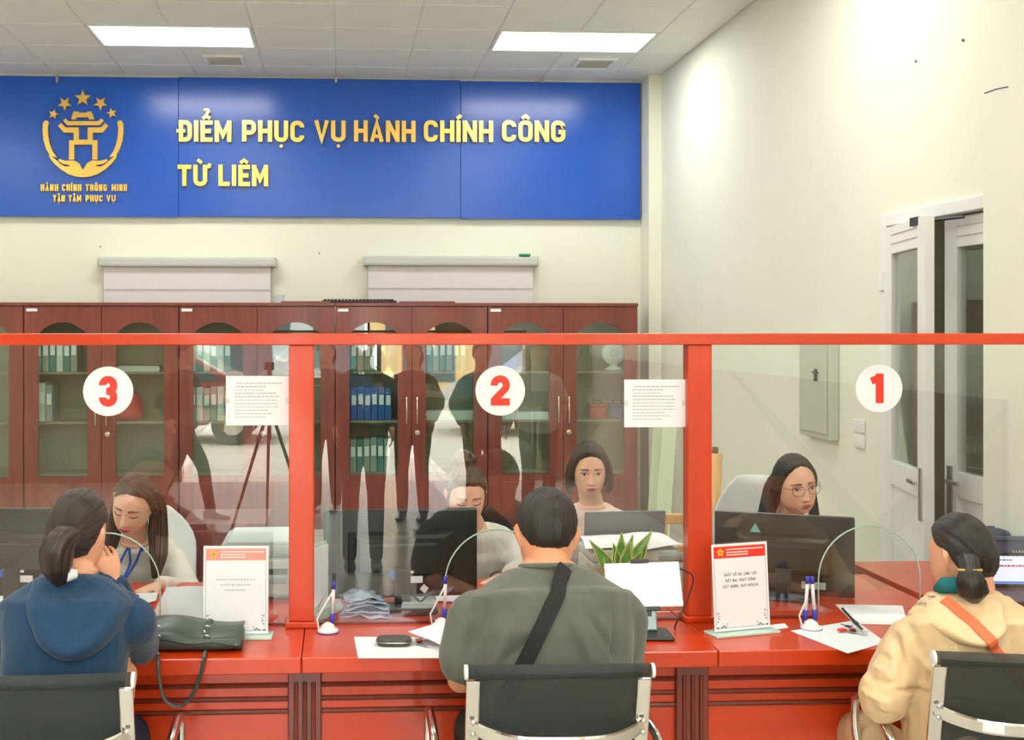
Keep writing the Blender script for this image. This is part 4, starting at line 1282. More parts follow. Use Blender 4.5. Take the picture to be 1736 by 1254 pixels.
class Person:
    def __init__(self, label, base, head, headrot, neck, hip, sh_half, face_deg, arms, k=1.0, skin=None, slim=1.0, hipw=.17, chestw=None, chestd=.115, waistd=.11, group=None, legs=True, knee_f=.42, sh_drop=.055, stand=False, legpts=None, voxel=None):
        self.base = Vector(base); self.k = k; self.M = Matrix.Translation(head) @ headrot; self.slim = slim
        f = Matrix.Rotation(math.radians(face_deg), 3, 'Z') @ V(0, 1, 0); s = Matrix.Rotation(math.radians(face_deg), 3, 'Z') @ V(1, 0, 0)
        self.f, self.s = f, s; self.neck = Vector(neck); self.hip = Vector(hip); self.sh = sh_half; self.arms = arms
        up = (self.neck-self.hip); L = up.length; u = up/L; self.u = u
        cw = chestw or sh_half*.86
        bow = -f*.02
        self.rings = [(self.hip-V(0, 0, .09), hipw*.80, waistd*.9), (self.hip-V(0, 0, .02), hipw, waistd*1.12), (self.hip+up*.22+bow*.5, hipw*.95, waistd*1.02), (self.hip+up*.48+bow, (hipw+cw)*.48, waistd),
                      (self.hip+up*.70+bow, cw, chestd), (self.hip+up*.85+bow*.6, sh_half*.90, chestd*.92), (self.neck-u*sh_drop*.85, sh_half*.82, chestd*.66), (self.neck-u*sh_drop*.42, sh_half*.60, chestd*.60), (self.neck-u*.008, sh_half*.40, .064), (self.neck+u*.012, .062, .058)]
        self.shj = {sd: self.neck - u*(sh_drop+.050) + s*sd*sh_half*.86 for sd in (-1, 1)}
        self.knee_f = knee_f; self.stand = stand; self.legpts = legpts
        mb = MB()
        head_mesh(mb, self.M, k, slim=slim, nu=40 if stand else 96, nv=30 if stand else 72)
        limb(mb, [self.M @ V(0, -.022*k, -.045*k), self.M @ V(0, -.022*k, -.09*k), self.neck+u*.01-f*.004, self.neck-u*.05], [.050*k, .050*k, .055*k, .07*k], n=20)
        torso_mesh(mb, [(c, w-.02, d-.02) for c, w, d in self.rings[:-2]] + [(self.rings[-2][0], self.rings[-2][1]-.01, .055), self.rings[-1]], s)
        for sd, a in arms.items():
            el, wr = Vector(a['elbow']), Vector(a['wrist'])
            sh = self.shj[sd]
            limb(mb, [sh, (sh+el)/2, el, el*.62+wr*.38, wr], [.045*k, .043*k, .037*k, .037*k, .025*k], n=14)
            if 'hand' in a: hand(mb, wr, a['hand'], a['palm'], a.get('thumb', 1), a.get('curl', 25), k*a.get('size', .96), a.get('spread', 5), a.get('curls'))
        me = soft(mb, voxel or (.010 if stand else .0034*max(1, k)), 3, .4)
        off = self.base
        co = get_co(me); set_co(me, co-np.array(off))
        self.body = obj('person', me, skin, None, smooth=True, loc=self.base)
        tag(self.body, label, 'person', group)
        me2 = me.copy(); set_co(me2, co); bm = bmesh.new(); bm.from_mesh(me2); self.bvh = BVHTree.FromBMesh(bm); bm.free(); bpy.data.meshes.remove(me2)
    def cloth(self, name, m, ease=.014, sleeve='long', neck_open=0.0, creases=(), amp=.004, extra=None, voxel=.007, smooth=8, freq=9, hem=None, armr=(.062, .058, .052, .047, .040), seed=0, shoulder=.062, label=None):
        mb = MB()
        R = []
        for i, (c, w, d) in enumerate(self.rings):
            e = ease
            if i == len(self.rings)-1: w, d = .058+neck_open, .055+neck_open*.6; e = 0; c = c-self.u*.010
            if i == len(self.rings)-2: w = w+neck_open*.5
            R.append((c, w+e, d+e))
        torso_mesh(mb, R, self.s)
        for sd, a in self.arms.items():
            sh = self.shj[sd]; el, wr = Vector(a['elbow']), Vector(a['wrist'])
            ar = armr
            if sleeve == 'long':
                limb(mb, [sh-self.s*sd*.03, sh, (sh+el)/2, el, (el+wr)/2, wr-(wr-el).normalized()*a.get('cuff', .02)], [ar[0]*.9, ar[0], ar[1], ar[2], ar[3], ar[4]], n=18)
            elif sleeve == 'short':
                f_ = a.get('cut', .8); q = sh*(1-f_)+el*f_
                limb(mb, [sh-self.s*sd*.03, sh, sh*.55+q*.45, q], [ar[0]*.9, ar[0], ar[1]*1.02, ar[2]*1.12], n=18)
            elif sleeve == 'elbow':
                q = el*.72+wr*.28
                limb(mb, [sh-self.s*sd*.03, sh, (sh+el)/2, el, q], [ar[0]*.9, ar[0], ar[1], ar[2], ar[3]], n=18)
        if extra: extra(mb)
        me = soft(mb, voxel, smooth)
        folds(me, creases, amp, freq, seed)
        self.cloth_world = me.copy()
        set_co(me, get_co(me)-np.array(self.base))
        o = obj(name, me, m, self.body, smooth=True)
        if label: o['label'] = label
        bm = bmesh.new(); bm.from_mesh(self.cloth_world); self.cbvh = BVHTree.FromBMesh(bm); bm.free(); bpy.data.meshes.remove(self.cloth_world)
        return o
    def trousers(self, m, shoe, spread=.09):
        mb = MB(); hipw = .09
        shoes = []
        for sd in (-1, 1):
            if self.stand:
                h0 = self.hip+self.s*sd*.085-V(0, 0, .02)
                kn, an = self.legpts[sd] if self.legpts else (V(h0.x, h0.y, .48), V(h0.x, h0.y, .09))
            else:
                h0 = self.hip+self.s*sd*.085-V(0, 0, .01)
                kn = self.hip+self.f*self.knee_f+self.s*sd*(spread+.04); kn.z = self.hip.z+.0
                an = V(kn.x, kn.y, .09)+self.f*.02
            limb(mb, [h0, (h0+kn)/2, kn, (kn+an)/2, an], [.092, .080, .062, .056, .05], n=18)
            shoes.append(an)
        torso_mesh(mb, [(self.hip-V(0, 0, .10), .11, .09), (self.hip-V(0, 0, .05), .165, .12), (self.hip+V(0, 0, .05), .165, .115)], self.s)
        me = soft(mb, .009, 6); folds(me, (), .004, 8)
        set_co(me, get_co(me)-np.array(self.base))
        obj('trousers', me, m, self.body, smooth=True)
        for an in shoes:
            mb = MB(); f = V(self.f.x, self.f.y, 0).normalized(); rings = []
            for t, hw, h in ((-.06, .028, .07), (-.03, .036, .085), (.03, .038, .075), (.10, .044, .05), (.15, .040, .04), (.185, .022, .028)):
                c = V(an.x, an.y, 0)+f*t
                sd_ = V(f.y, -f.x, 0)
                rings.append([c+sd_*hw*math.cos(a)+V(0, 0, max(0.001, h*.5+h*.5*math.sin(a))) for a in [2*PI*q/14 for q in range(14)]])
            mb.loft(rings)
            obj('shoe', mb, shoe, self.body, world=True, smooth=True)
    def hair(self, h, m, name='hair'): return h.build(name, m, self.body, self.base)
    def face(self, **kw): make_face(self.bvh, self.M, self.k, self.body, self.base, **kw)
def band(bvh, pts, direction, width, lift=.004, sub=8, thick=.003, level=False):
    """strap draped over a surface: points are cast onto it along direction"""
    p, _ = catmull(pts, [0]*len(pts), sub); d = Vector(direction).normalized(); q = []
    ns = []
    for a in p:
        hit = bvh.ray_cast(a-d*.5, d)
        if hit[0] is None: hit = bvh.find_nearest(q[-1] if q else a)
        q.append(hit[0]+hit[1]*lift); ns.append(hit[1])
    for it in range(4): q = [q[0]]+[(q[i-1]+q[i]*2+q[i+1])/4 for i in range(1, len(q)-1)]+[q[-1]]
    for it in range(14): ns = [ns[0]]+[(ns[i-1]+ns[i]*2+ns[i+1]).normalized() for i in range(1, len(ns)-1)]+[ns[-1]]
    if level: ns = [-d]*len(ns)
    for rep in range(2):
        for i in range(len(q)):
            for wo in (-.4, 0, .4):
                t = (q[min(len(q)-1, i+1)]-q[max(0, i-1)]).normalized()
                sd_ = t.cross(ns[i]).normalized()*width*wo
                hit = bvh.ray_cast(q[i]+sd_-d*.5, d)
                if hit[0] is not None and (hit[0]-q[i]).dot(d) < lift: q[i] = q[i]-d*(lift-(hit[0]-q[i]).dot(d))
        q = [q[0]]+[(q[i-1]+q[i]*3+q[i+1])/5 for i in range(1, len(q)-1)]+[q[-1]]
    rings = []
    for i in range(len(q)):
        t = (q[min(len(q)-1, i+1)]-q[max(0, i-1)]).normalized()
        n = ns[i]
        n = (n-t*n.dot(t)).normalized(); w = t.cross(n)
        rings.append([q[i]+w*width/2+n*thick, q[i]-w*width/2+n*thick, q[i]-w*width/2-n*thick*1.5, q[i]+w*width/2-n*thick*1.5])
    return MB().loft(rings)

def draped_hood(person, m, cx, cz, rx, rz_, rim=.030, flat=.012, seed=0, ribs=.005):
    """hood lying on the upper back: a padded half-disc draped over the garment, thickest along its rolled rim"""
    na, nr = 44, 22; top = []; bot = []
    for i in range(na+1):
        a = math.radians(-3+186*i/na)
        for j in range(nr+1):
            rho = j/nr
            x = cx+rho*rx*math.cos(a); z = cz-rho*rz_*math.sin(a)
            hit = person.cbvh.ray_cast(V(x, person.base.y-1.2, z), V(0, 1, 0))
            p = hit[0] if hit[0] is not None else (person.cbvh.find_nearest(V(x, person.neck.y, z))[0])
            edge = min(1, max(0, (1-rho)/.07))
            side = .35+.65*max(0, math.sin(a))
            L = (flat*(.4+.6*rho) + rim*math.exp(-((rho-.84)/.15)**2)*side + ribs*math.sin(rho*17+1.4*math.sin(a*2+seed))*rho*(1-rho)*2.2 + .006*noise.noise(V(x*22+seed, z*22, 0)))*edge**.5 - .008*(1-edge)
            top.append(p+V(0, -L, 0)); bot.append(p+V(0, .02, 0))
    # smooth the draped sheet a little so it hangs as cloth
    q = nr+1
    for it in range(4):
        T = list(top)
        for i in range(1, na):
            for j in range(1, nr-1):
                k = i*q+j; T[k] = V(top[k].x, (top[k-1].y+top[k+1].y+top[k-q].y+top[k+q].y+top[k].y*2)/6, top[k].z)
        top = T
    vs = top+bot; N = len(top); fs = []
    for i in range(na):
        for j in range(nr):
            f = (i*q+j, i*q+j+1, (i+1)*q+j+1, (i+1)*q+j); fs += [f, tuple(N+e for e in f)[::-1]]
    for i in range(na): fs.append((i*q+nr, (i+1)*q+nr, N+(i+1)*q+nr, N+i*q+nr))
    for j in range(nr):
        fs += [(j, j+1, N+j+1, N+j), (na*q+j, na*q+j+1, N+na*q+j+1, N+na*q+j)]
    return obj('hood', MB().add(vs, fs), m, person.body, world=True, smooth=True)
SKIN_A = skin_mat('skin_light', rgb(238, 190, 160)); SKIN_B = skin_mat('skin_warm', rgb(228, 170, 138)); SKIN_C = skin_mat('skin_tan', rgb(222, 158, 122))
HAIR_BLACK = hair_mat('black_hair', rgb(20, 18, 18), rgb(44, 38, 36)); HAIR_BROWN = hair_mat('dark_brown_hair', rgb(28, 20, 18), rgb(62, 44, 35)); HAIR_LB = hair_mat('brown_hair', rgb(44, 32, 24), rgb(112, 82, 56), .4)
NAVY = mat('navy_knit', rgb(16, 56, 88), .9, vary=.12, scale=60, bump=.06, bscale=500, sheen=.15)
OLIVE = mat('grey_green_jersey', rgb(92, 96, 86), .85, vary=.06, scale=10, bump=.12, bscale=500, sheen=.2)
BEIGE = mat('beige_nylon', rgb(226, 196, 152), .55, vary=.04, scale=6, bump=.08, bscale=200, sheen=.1)
CREAM = mat('cream_knit', rgb(226, 220, 208), .8, vary=.05, scale=20, bump=.15, bscale=300)
OFFW = mat('off_white_blouse', rgb(222, 214, 206), .75, vary=.04, scale=8)
PINK = mat('pale_pink_blouse', rgb(228, 204, 194), .7, vary=.04, scale=8)
DARKC = mat('black_blouse', rgb(34, 36, 38), .8)
JEANS = mat('dark_denim', rgb(30, 44, 70), .85, vary=.1, scale=80); TBEIGE = mat('beige_trousers', rgb(222, 194, 150), .8); TDARK = mat('black_trousers', rgb(28, 28, 32), .85)
SHOE = mat('dark_shoe_leather', rgb(30, 26, 26), .4)
def crease(px0, py0, px1, py1, Y, w, d): return (at(px0, py0, Y), at(px1, py1, Y), w, d)

# ---- man in the grey-green T-shirt, centre front, back to the camera
Ym = 2.95
hd = at(927, 907, 3.02)
man = Person('man in a grey-green T-shirt with a black crossbody strap seated before number 2', (at(945, 1250, 2.84).x, 2.84, 0), hd, rotm(-4, 22, 2, 0), at(926, 957, 2.965), (at(945, 1250, 2.86).x, 2.86, .50), .232, 0,
    {1: dict(elbow=at(1040, 1145, 2.99), wrist=at(1010, 1082, 3.24), hand=(-.6, .8, -.05), palm=(0, 0, -1), thumb=1, curl=18, cut=.86),
     -1: dict(elbow=at(782, 1150, 2.93), wrist=at(842, 1080, 3.26), hand=(.6, .75, -.05), palm=(0, 0, -1), thumb=-1, curl=18, cut=.66)},
    k=1.05, skin=SKIN_C, hipw=.19, chestw=.208, chestd=.135, waistd=.135, sh_drop=.088)
cr = [crease(915, 985, 1000, 975, 2.8, .014, -.006), crease(930, 1000, 1030, 1010, 2.8, .012, -.006), crease(1000, 1045, 1050, 1120, 2.8, .012, -.009), crease(975, 1040, 1000, 1130, 2.8, .012, .007),
      crease(830, 1020, 795, 1130, 2.8, .016, -.010), crease(1048, 1020, 1040, 1130, 2.8, .016, -.012), crease(870, 1050, 840, 1130, 2.8, .014, .008), crease(900, 1070, 850, 1120, 2.8, .012, -.008),
      crease(950, 1040, 985, 1130, 2.8, .014, -.007), crease(1010, 1040, 1035, 1100, 2.8, .010, .007), crease(860, 990, 890, 972, 2.8, .01, -.004)]
man.cloth('t_shirt', OLIVE, ease=.014, sleeve='short', creases=[(a, b, w, d*1.5) for a, b, w, d in cr], amp=.007, smooth=16, armr=(.074, .074, .068, .06, .05), seed=1)
obj('collar', MB().tube([man.neck+V(.071*math.cos(a), .064*math.sin(a)-.004, -.004-.016*math.sin(a)) for a in [2*PI*q/28 for q in range(29)]], .008, 8), OLIVE, man.body, world=True, smooth=True)
man.trousers(mat('dark_grey_trousers', rgb(48, 50, 52), .85), SHOE, .13)
h = Hair().add(*hair_cap(man.M, [(0, 40), (40, 34), (62, 24), (78, 12), (95, 10), (112, -6), (135, -26), (180, -33)], lambda a, p: .002+.014*sst(-.45, .75, p), 1.05, pole=(0, -.35, .94), lump=.0035, freq=26))
man.hair(h, HAIR_BLACK)
st = thing('crossbody_strap', 'black bag strap running across the back of the grey-green T-shirt', 'strap', man.base)
obj('strap', band(man.cbvh, [at(962, 966, 2.87), at(945, 1000, 2.83), at(915, 1060, 2.80), at(887, 1118, 2.79), at(864, 1165, 2.78), at(847, 1200, 2.77)], (0, 1, 0), .040, .004, level=True), mat('black_webbing', rgb(24, 24, 26), .7, bump=.2, scale=300), st, world=True)

# ---- woman in the navy hooded cardigan, left front
hd = at(130, 905, 2.955)
wl = Person('woman in a navy hooded cardigan with a low ponytail resting her cheek on her hand', (at(110, 1250, 2.80).x, 2.80, 0), hd, rotm(-13, 10, 4, 0), at(125, 970, 2.93), (at(98, 1250, 2.84).x, 2.84, .50), .182, 0,
    {1: dict(elbow=at(236, 1092, 3.16), wrist=at(191, 990, 3.0), hand=(-.20, .0, .97), palm=(-.6, .8, 0), thumb=1, curl=16, curls=(6, 16, 40, 46), spread=7, size=.88),
     -1: dict(elbow=at(38, 1130, 2.98), wrist=at(206, 1120, 2.96), hand=(.12, 0, -.99), palm=(-.8, .5, 0), thumb=1, curl=14, spread=3)},
    k=.97, skin=SKIN_B, hipw=.148, chestw=.145, chestd=.11, waistd=.11, sh_drop=.078)
cr = [crease(40, 1020, 45, 1120, 2.7, .012, -.006), crease(205, 1030, 195, 1110, 2.7, .012, -.007), crease(215, 1060, 245, 1095, 2.7, .012, -.005)]
wl.cloth('cardigan', NAVY, ease=.016, sleeve='long', creases=cr, amp=.006, smooth=5, armr=(.064, .060, .056, .05, .042), seed=2)
c0 = at(132, 985, 2.8); draped_hood(wl, NAVY, c0.x, c0.z, .140, .190, rim=.034, seed=1)
wl.trousers(JEANS, SHOE, .06)
h = Hair().add(*hair_cap(wl.M, [(0, 45), (45, 38), (65, 26), (78, 14), (92, 10), (104, -4), (125, -30), (180, -46)], lambda a, p: .008+.004*sst(0, 1, p), .97, pole=(0, -.9, -.25), lump=.003, freq=44))
h.lock([at(124, 905, 2.86), at(108, 915, 2.825), at(98, 935, 2.815), at(97, 962, 2.82), at(104, 990, 2.83)], [.026, .034, .041, .036, .014], n=30, freq=6, ridge=.2)
wl.hair(h, HAIR_BROWN)
obj('white_collar', MB().tube([at(102, 968, 2.845), at(116, 975, 2.835), at(130, 972, 2.845)], [.014, .018, .012], 10), PAPER, wl.body, world=True, smooth=True)

# ---- woman in the beige jacket, right front
hd = at(1632, 944, 2.90)
wr_ = Person('woman in a beige hooded jacket with a low ponytail and an orange strap', (at(1640, 1250, 2.82).x, 2.82, 0), hd, rotm(20, 12, 0, 0), at(1640, 1003, 2.865), (at(1650, 1250, 2.84).x, 2.84, .47), .178, 0,
    {1: dict(elbow=at(1762, 1165, 2.92), wrist=at(1690, 1120, 3.14), hand=(-.7, .6, 0), palm=(0, 0, -1), thumb=1, curl=20),
     -1: dict(elbow=at(1497, 1185, 2.86), wrist=at(1545, 1112, 3.08), hand=(.4, .9, 0), palm=(0, 0, -1), thumb=-1, curl=20)},
    k=.96, skin=SKIN_B, hipw=.165, chestd=.11, waistd=.11, sh_drop=.078)
cr = [crease(1572, 1010, 1590, 1055, 2.76, .011, -.010), crease(1590, 1055, 1640, 1092, 2.76, .012, -.012), crease(1640, 1092, 1690, 1062, 2.76, .012, -.010), crease(1690, 1062, 1705, 1020, 2.76, .011, -.008),
      crease(1585, 1010, 1615, 1062, 2.76, .009, .007), crease(1600, 1008, 1640, 1050, 2.76, .010, -.006), crease(1535, 1040, 1545, 1160, 2.76, .013, -.010), crease(1480, 1110, 1530, 1130, 2.76, .011, -.008), crease(1478, 1140, 1525, 1150, 2.76, .010, .007), crease(1475, 1165, 1530, 1165, 2.76, .010, -.008),
      crease(1530, 1176, 1700, 1183, 2.76, .008, -.010), crease(1560, 1110, 1600, 1160, 2.76, .012, .006), crease(1700, 1040, 1715, 1120, 2.76, .012, -.008), crease(1500, 1060, 1530, 1080, 2.76, .01, -.005), crease(1485, 1190, 1520, 1200, 2.76, .01, .006)]
wr_.cloth('jacket', BEIGE, ease=.024, sleeve='long', creases=[(a, b, w*.8, d*1.7) for a, b, w, d in cr[5:]], amp=.010, freq=13, smooth=5, voxel=.006, armr=(.068, .068, .064, .056, .044), seed=3)
c0 = at(1640, 1008, 2.75); hd_ = draped_hood(wr_, BEIGE, c0.x, c0.z, .116, .128, rim=.030, seed=2, ribs=.009)
wr_.trousers(TBEIGE, SHOE, .07)
h = Hair().add(*hair_cap(wr_.M, [(0, 45), (45, 38), (65, 26), (78, 14), (92, 10), (104, -4), (125, -32), (180, -50)], lambda a, p: .007+.004*sst(0, 1, p), .96, pole=(0, -.85, -.5), lump=.0025, freq=44))
h.lock([at(1640, 950, 2.81), at(1644, 966, 2.785), at(1646, 985, 2.775), at(1650, 1000, 2.78), at(1652, 1016, 2.79)], [.030, .024, .037, .037, .016], n=30, freq=6, ridge=.16)
wr_.hair(h, HAIR_BLACK)
obj('hair_tie', MB().tube([at(1644, 966, 2.785)+V(.028*math.cos(a), -.020*math.sin(a)*1.25, .004*math.sin(a)) for a in [2*PI*q/20 for q in range(21)]], .004, 8), mat('gold_hair_tie', rgb(214, 180, 90), .35, metal=.8), wr_.body, world=True, smooth=True)
obj('inner_collar', MB().tube([at(1592, 1000, 2.90), at(1602, 992, 2.865), at(1618, 992, 2.835), at(1642, 994, 2.815), at(1668, 996, 2.84)], [.016, .022, .022, .02, .016], 12), mat('teal_fabric', rgb(14, 110, 120), .8), wr_.body, world=True, smooth=True)
st = thing('shoulder_bag', 'orange bag strap across the back of the beige jacket, with its brown bag', 'bag', (at(1720, 1150, 2.66).x, 2.66, .55))
bmh = bmesh.new(); bmh.from_mesh(hd_.data); bmh.transform(Matrix.Translation(wr_.base))
for o_ in [x_ for x_ in wr_.body.children if x_.name.startswith('jacket')]:
    tm_ = o_.data.copy(); tm_.transform(Matrix.Translation(wr_.base)); bmh.from_mesh(tm_); bpy.data.meshes.remove(tm_)
wr_.cbvh = BVHTree.FromBMesh(bmh); bmh.free()
ORANGE = mat('orange_leather', rgb(232, 110, 66), .5)
obj('strap', band(wr_.cbvh, [at(1626, 1030, 2.75), at(1640, 1048, 2.745), at(1660, 1075, 2.73), at(1688, 1108, 2.72), at(1712, 1140, 2.71), at(1732, 1165, 2.71)], (0, 1, 0), .026, .005, level=True), ORANGE, st, world=True)
c = at(1742, 1200, 2.70)
obj('bag', MB().boxm((.10, .22, .17), Matrix.Translation(c+V(.075, .12, 0)) @ Matrix.Rotation(.1, 4, 'Z')), mat('brown_leather', rgb(112, 66, 48), .5), st, world=True, bevel=.02)

# ---- clerk at counter 3: long brown hair, cream cardigan, blue lanyard
Yc = 4.42
hd = at(226, 853, 4.26)
ca = Person('clerk in a cream cardigan with a blue lanyard, looking down behind number 3', (at(235, 1000, 4.56).x, 4.56, 0), hd, rotm(-14, 26, -13, 180), at(230, 916, 4.40), (at(238, 1000, 4.56).x, 4.56, .50), .165, 180,
    {1: dict(elbow=at(172, 1005, 4.30), wrist=at(200, 1012, 4.02), hand=(.4, -.8, -.1), palm=(0, 0, -1), thumb=-1, curl=20),
     -1: dict(elbow=at(322, 1006, 4.32), wrist=at(272, 991, 4.03), hand=(-.75, -.55, -.18), palm=(-.1, -.15, -1), thumb=1, curl=16, spread=8)},
    k=.99, skin=SKIN_A, hipw=.16, chestd=.105, waistd=.105)
cr = [crease(218, 940, 212, 1000, 4.2, .010, -.006), crease(248, 935, 262, 985, 4.2, .010, -.006), crease(265, 955, 250, 985, 4.2, .01, .006)]
ca.cloth('cardigan', CREAM, ease=.014, sleeve='long', neck_open=.014, creases=cr, amp=.004, seed=4, armr=(.06, .054, .05, .044, .036))
ca.trousers(TDARK, SHOE)
ca.face(eyes='closed', lips=LIP1)
h = Hair().add(*hair_cap(ca.M, [(0, 46), (30, 42), (55, 34), (75, 22), (95, 10), (110, -20), (180, -55)], .012, .99, pole=(.25, .35, .9), lump=.003, freq=40, nu=120))
M = ca.M
h.lock([M @ V(-.062, -.04, .045), M @ V(-.085, -.045, -.03), at(268, 905, 4.34), at(268, 940, 4.30), at(264, 980, 4.29)], [.022, .032, .040, .036, .014], squash=(1, .75), up=(1, 0, 0), n=30, freq=7, ridge=.2, seed=1)
h.lock([M @ V(-.035, .040, .092), M @ V(-.068, .018, .050), M @ V(-.084, -.008, -.01), M @ V(-.088, -.03, -.06)], [.010, .014, .016, .014], squash=(1, .6), n=22, seed=4)
h.lock([M @ V(.058, -.04, .03), M @ V(.070, -.05, -.04), at(190, 910, 4.36), at(188, 945, 4.36)], [.024, .030, .030, .010], squash=(1, .7), up=(1, 0, 0), n=26, freq=7, ridge=.2, seed=2)
h.lock([M @ V(.015, .058, .092), M @ V(.046, .046, .070), M @ V(.068, .022, .036)], [.010, .011, .008], squash=(1, .6), n=20, seed=3)
ca.hair(h, HAIR_LB)
ln = thing('lanyard', 'blue neck lanyard worn over the cream cardigan', 'lanyard', ca.base)
for xx, nm in ((at(204, 920, 4.2), 'ribbon'), (at(238, 916, 4.2), 'ribbon')):
    obj('ribbon', band(ca.cbvh, [xx, xx*.67+at(213, 985, 4.2)*.33, xx*.33+at(213, 985, 4.2)*.67, at(213, 985, 4.2)], (0, 1, 0), .009, .008, thick=.0012, sub=4), mat('blue_ribbon', rgb(36, 70, 170), .6), ln, world=True)

# ---- clerk at counter 2: hair in a bun, off-white top, looking down
hd = at(790, 838, 4.32)
cb = Person('clerk with a hair bun in an off-white top, looking down behind her monitor', (at(803, 1000, 4.58).x, 4.58, 0), hd, rotm(3, 20, 0, 180), at(800, 895, 4.46), (at(803, 1000, 4.58).x, 4.58, .50), .180, 180,
    {1: dict(elbow=at(722, 985, 4.36), wrist=at(750, 1008, 4.05), hand=(.5, -.8, -.1), palm=(0, 0, -1), thumb=-1, curl=20),
     -1: dict(elbow=at(893, 968, 4.34), wrist=at(822, 996, 4.06), hand=(-.8, -.5, -.1), palm=(0, 0, -1), thumb=1, curl=22)},
    k=1.0, skin=SKIN_A, hipw=.165, chestd=.11, waistd=.11)
cr = [crease(842, 900, 850, 990, 4.2, .010, -.008), crease(855, 930, 875, 955, 4.2, .010, -.006), crease(825, 900, 830, 990, 4.2, .012, .006)]
cb.cloth('blouse', OFFW, ease=.02, sleeve='elbow', neck_open=.01, creases=cr, amp=.005, seed=5, armr=(.066, .064, .060, .058, .05))
cb.trousers(TDARK, SHOE)
cb.face(eyes='closed', lips=LIP2)
h = Hair().add(*hair_cap(cb.M, [(0, 38), (40, 33), (60, 22), (75, 8), (95, 5), (110, -20), (180, -50)], .013, 1.0, pole=(0, -.35, .95), lump=.003, freq=44, nu=120))
M = cb.M
h.lock([M @ V(0, -.03, .10), M @ V(.008, -.045, .135), M @ V(.0, -.05, .165)], [.035, .042, .022], n=30, freq=5, ridge=.25, seed=5)
h.lock([M @ V(-.03, -.05, .118), M @ V(0, -.09, .125), M @ V(.03, -.05, .12)], [.02, .028, .02], n=24, seed=6)
for s in (-1, 1): h.lock([M @ V(s*.060, .025, .045), M @ V(s*.073, .02, .0), M @ V(s*.074, .012, -.045)], [.009, .008, .003], n=12, seed=7)
cb.hair(h, HAIR_LB)
w0 = Vector(cb.arms[-1]['wrist']); e0 = Vector(cb.arms[-1]['elbow']); dd = (e0-w0).normalized()
c = w0+dd*.11; u1 = dd.orthogonal().normalized(); u2 = dd.cross(u1)
br = thing('bracelet', 'thin dark bracelet on the forearm of the clerk with the bun', 'bracelet', c)
obj('band', MB().tube([c+(u1*math.cos(a)+u2*math.sin(a))*.040 for a in [2*PI*q/24 for q in range(25)]], .0028, 8), mat('dark_bronze', rgb(90, 66, 50), .3, metal=.8), br, world=True, smooth=True)

# ---- clerk with the black bob in a pale pink blouse
hd = at(999, 796, 4.62)
cc = Person('clerk with a black bob in a pale pink blouse behind the laptop', (at(1003, 1000, 4.76).x, 4.76, 0), hd, rotm(-6, 9, 1, 180), at(1003, 858, 4.70), (at(1003, 1000, 4.76).x, 4.76, .50), .178, 180,
    {1: dict(elbow=at(935, 950, 4.60), wrist=at(968, 962, 4.30), hand=(.5, -.8, -.2), palm=(0, 0, -1), thumb=-1, curl=20),
     -1: dict(elbow=at(1082, 950, 4.60), wrist=at(1045, 962, 4.30), hand=(-.5, -.8, -.2), palm=(0, 0, -1), thumb=1, curl=20)},
    k=.94, skin=SKIN_A, hipw=.16, chestd=.11, waistd=.105)
def puff(mb):
    for sd in (-1, 1):
        q = cc.shj[sd]+cc.s*sd*.012
        limb(mb, [q+V(0, 0, .012), q-V(0, 0, .05)], [.070, .078], n=18)
cr = [crease(955, 870, 962, 890, 4.5, .01, -.005), crease(1055, 845, 1062, 872, 4.5, .008, -.009), crease(1064, 850, 1070, 870, 4.5, .007, .006), crease(945, 850, 940, 872, 4.5, .008, -.008)]
cc.cloth('blouse', PINK, ease=.014, sleeve='short', neck_open=.026, creases=cr, amp=.004, extra=puff, seed=6, armr=(.062, .058, .055, .05, .045))
cc.trousers(TDARK, SHOE)
cc.face(eyes='open', lips=LIP1, smile=-.0022, gaze=(0, -.0010))
h = Hair().add(*hair_cap(cc.M, [(0, 42), (28, 38), (50, 28), (64, 8), (76, -25), (100, -45), (180, -58)], .019, .94, pole=(-.1, .15, 1), lump=.003, freq=40, nu=120))
M = cc.M
for s in (-1, 1):
    h.lock([M @ V(s*.045, .034, .090), M @ V(s*.076, .012, .035), M @ V(s*.088, -.002, -.03), M @ V(s*.086, .0, -.080), M @ V(s*.078, .006, -.106)], [.012, .017, .021, .022, .010], squash=(1, .7), up=(0, 1, 0), n=28, freq=7, ridge=.15, seed=8+s)
h.lock([M @ V(-.03, -.085, -.02), M @ V(0, -.085, -.075), M @ V(.0, -.075, -.115)], [.06, .06, .03], squash=(1, .6), up=(1, 0, 0), n=28)
cc.hair(h, HAIR_BLACK)

# ---- clerk with glasses at counter 1
hd = at(1347, 820, 4.38)
cd = Person('clerk with glasses and long black hair talking behind the monitor at number 1', (at(1335, 1000, 4.56).x, 4.56, 0), hd, rotm(5, 8, 7, 180), at(1335, 893, 4.48), (at(1335, 1000, 4.56).x, 4.56, .50), .17, 180,
    {1: dict(elbow=at(1262, 985, 4.36), wrist=at(1295, 1003, 4.05), hand=(.5, -.8, -.1), palm=(0, 0, -1), thumb=-1, curl=20),
     -1: dict(elbow=at(1408, 985, 4.36), wrist=at(1370, 1003, 4.05), hand=(-.5, -.8, -.1), palm=(0, 0, -1), thumb=1, curl=20)},
    k=1.03, skin=SKIN_A, hipw=.16, chestd=.105, waistd=.105)
cd.cloth('blouse', DARKC, ease=.014, sleeve='long', neck_open=.01, amp=.004, seed=7)
cd.trousers(TDARK, SHOE)
cd.face(eyes='open', lips=LIP2, mouth=.0045, gaze=(0, -.0022))
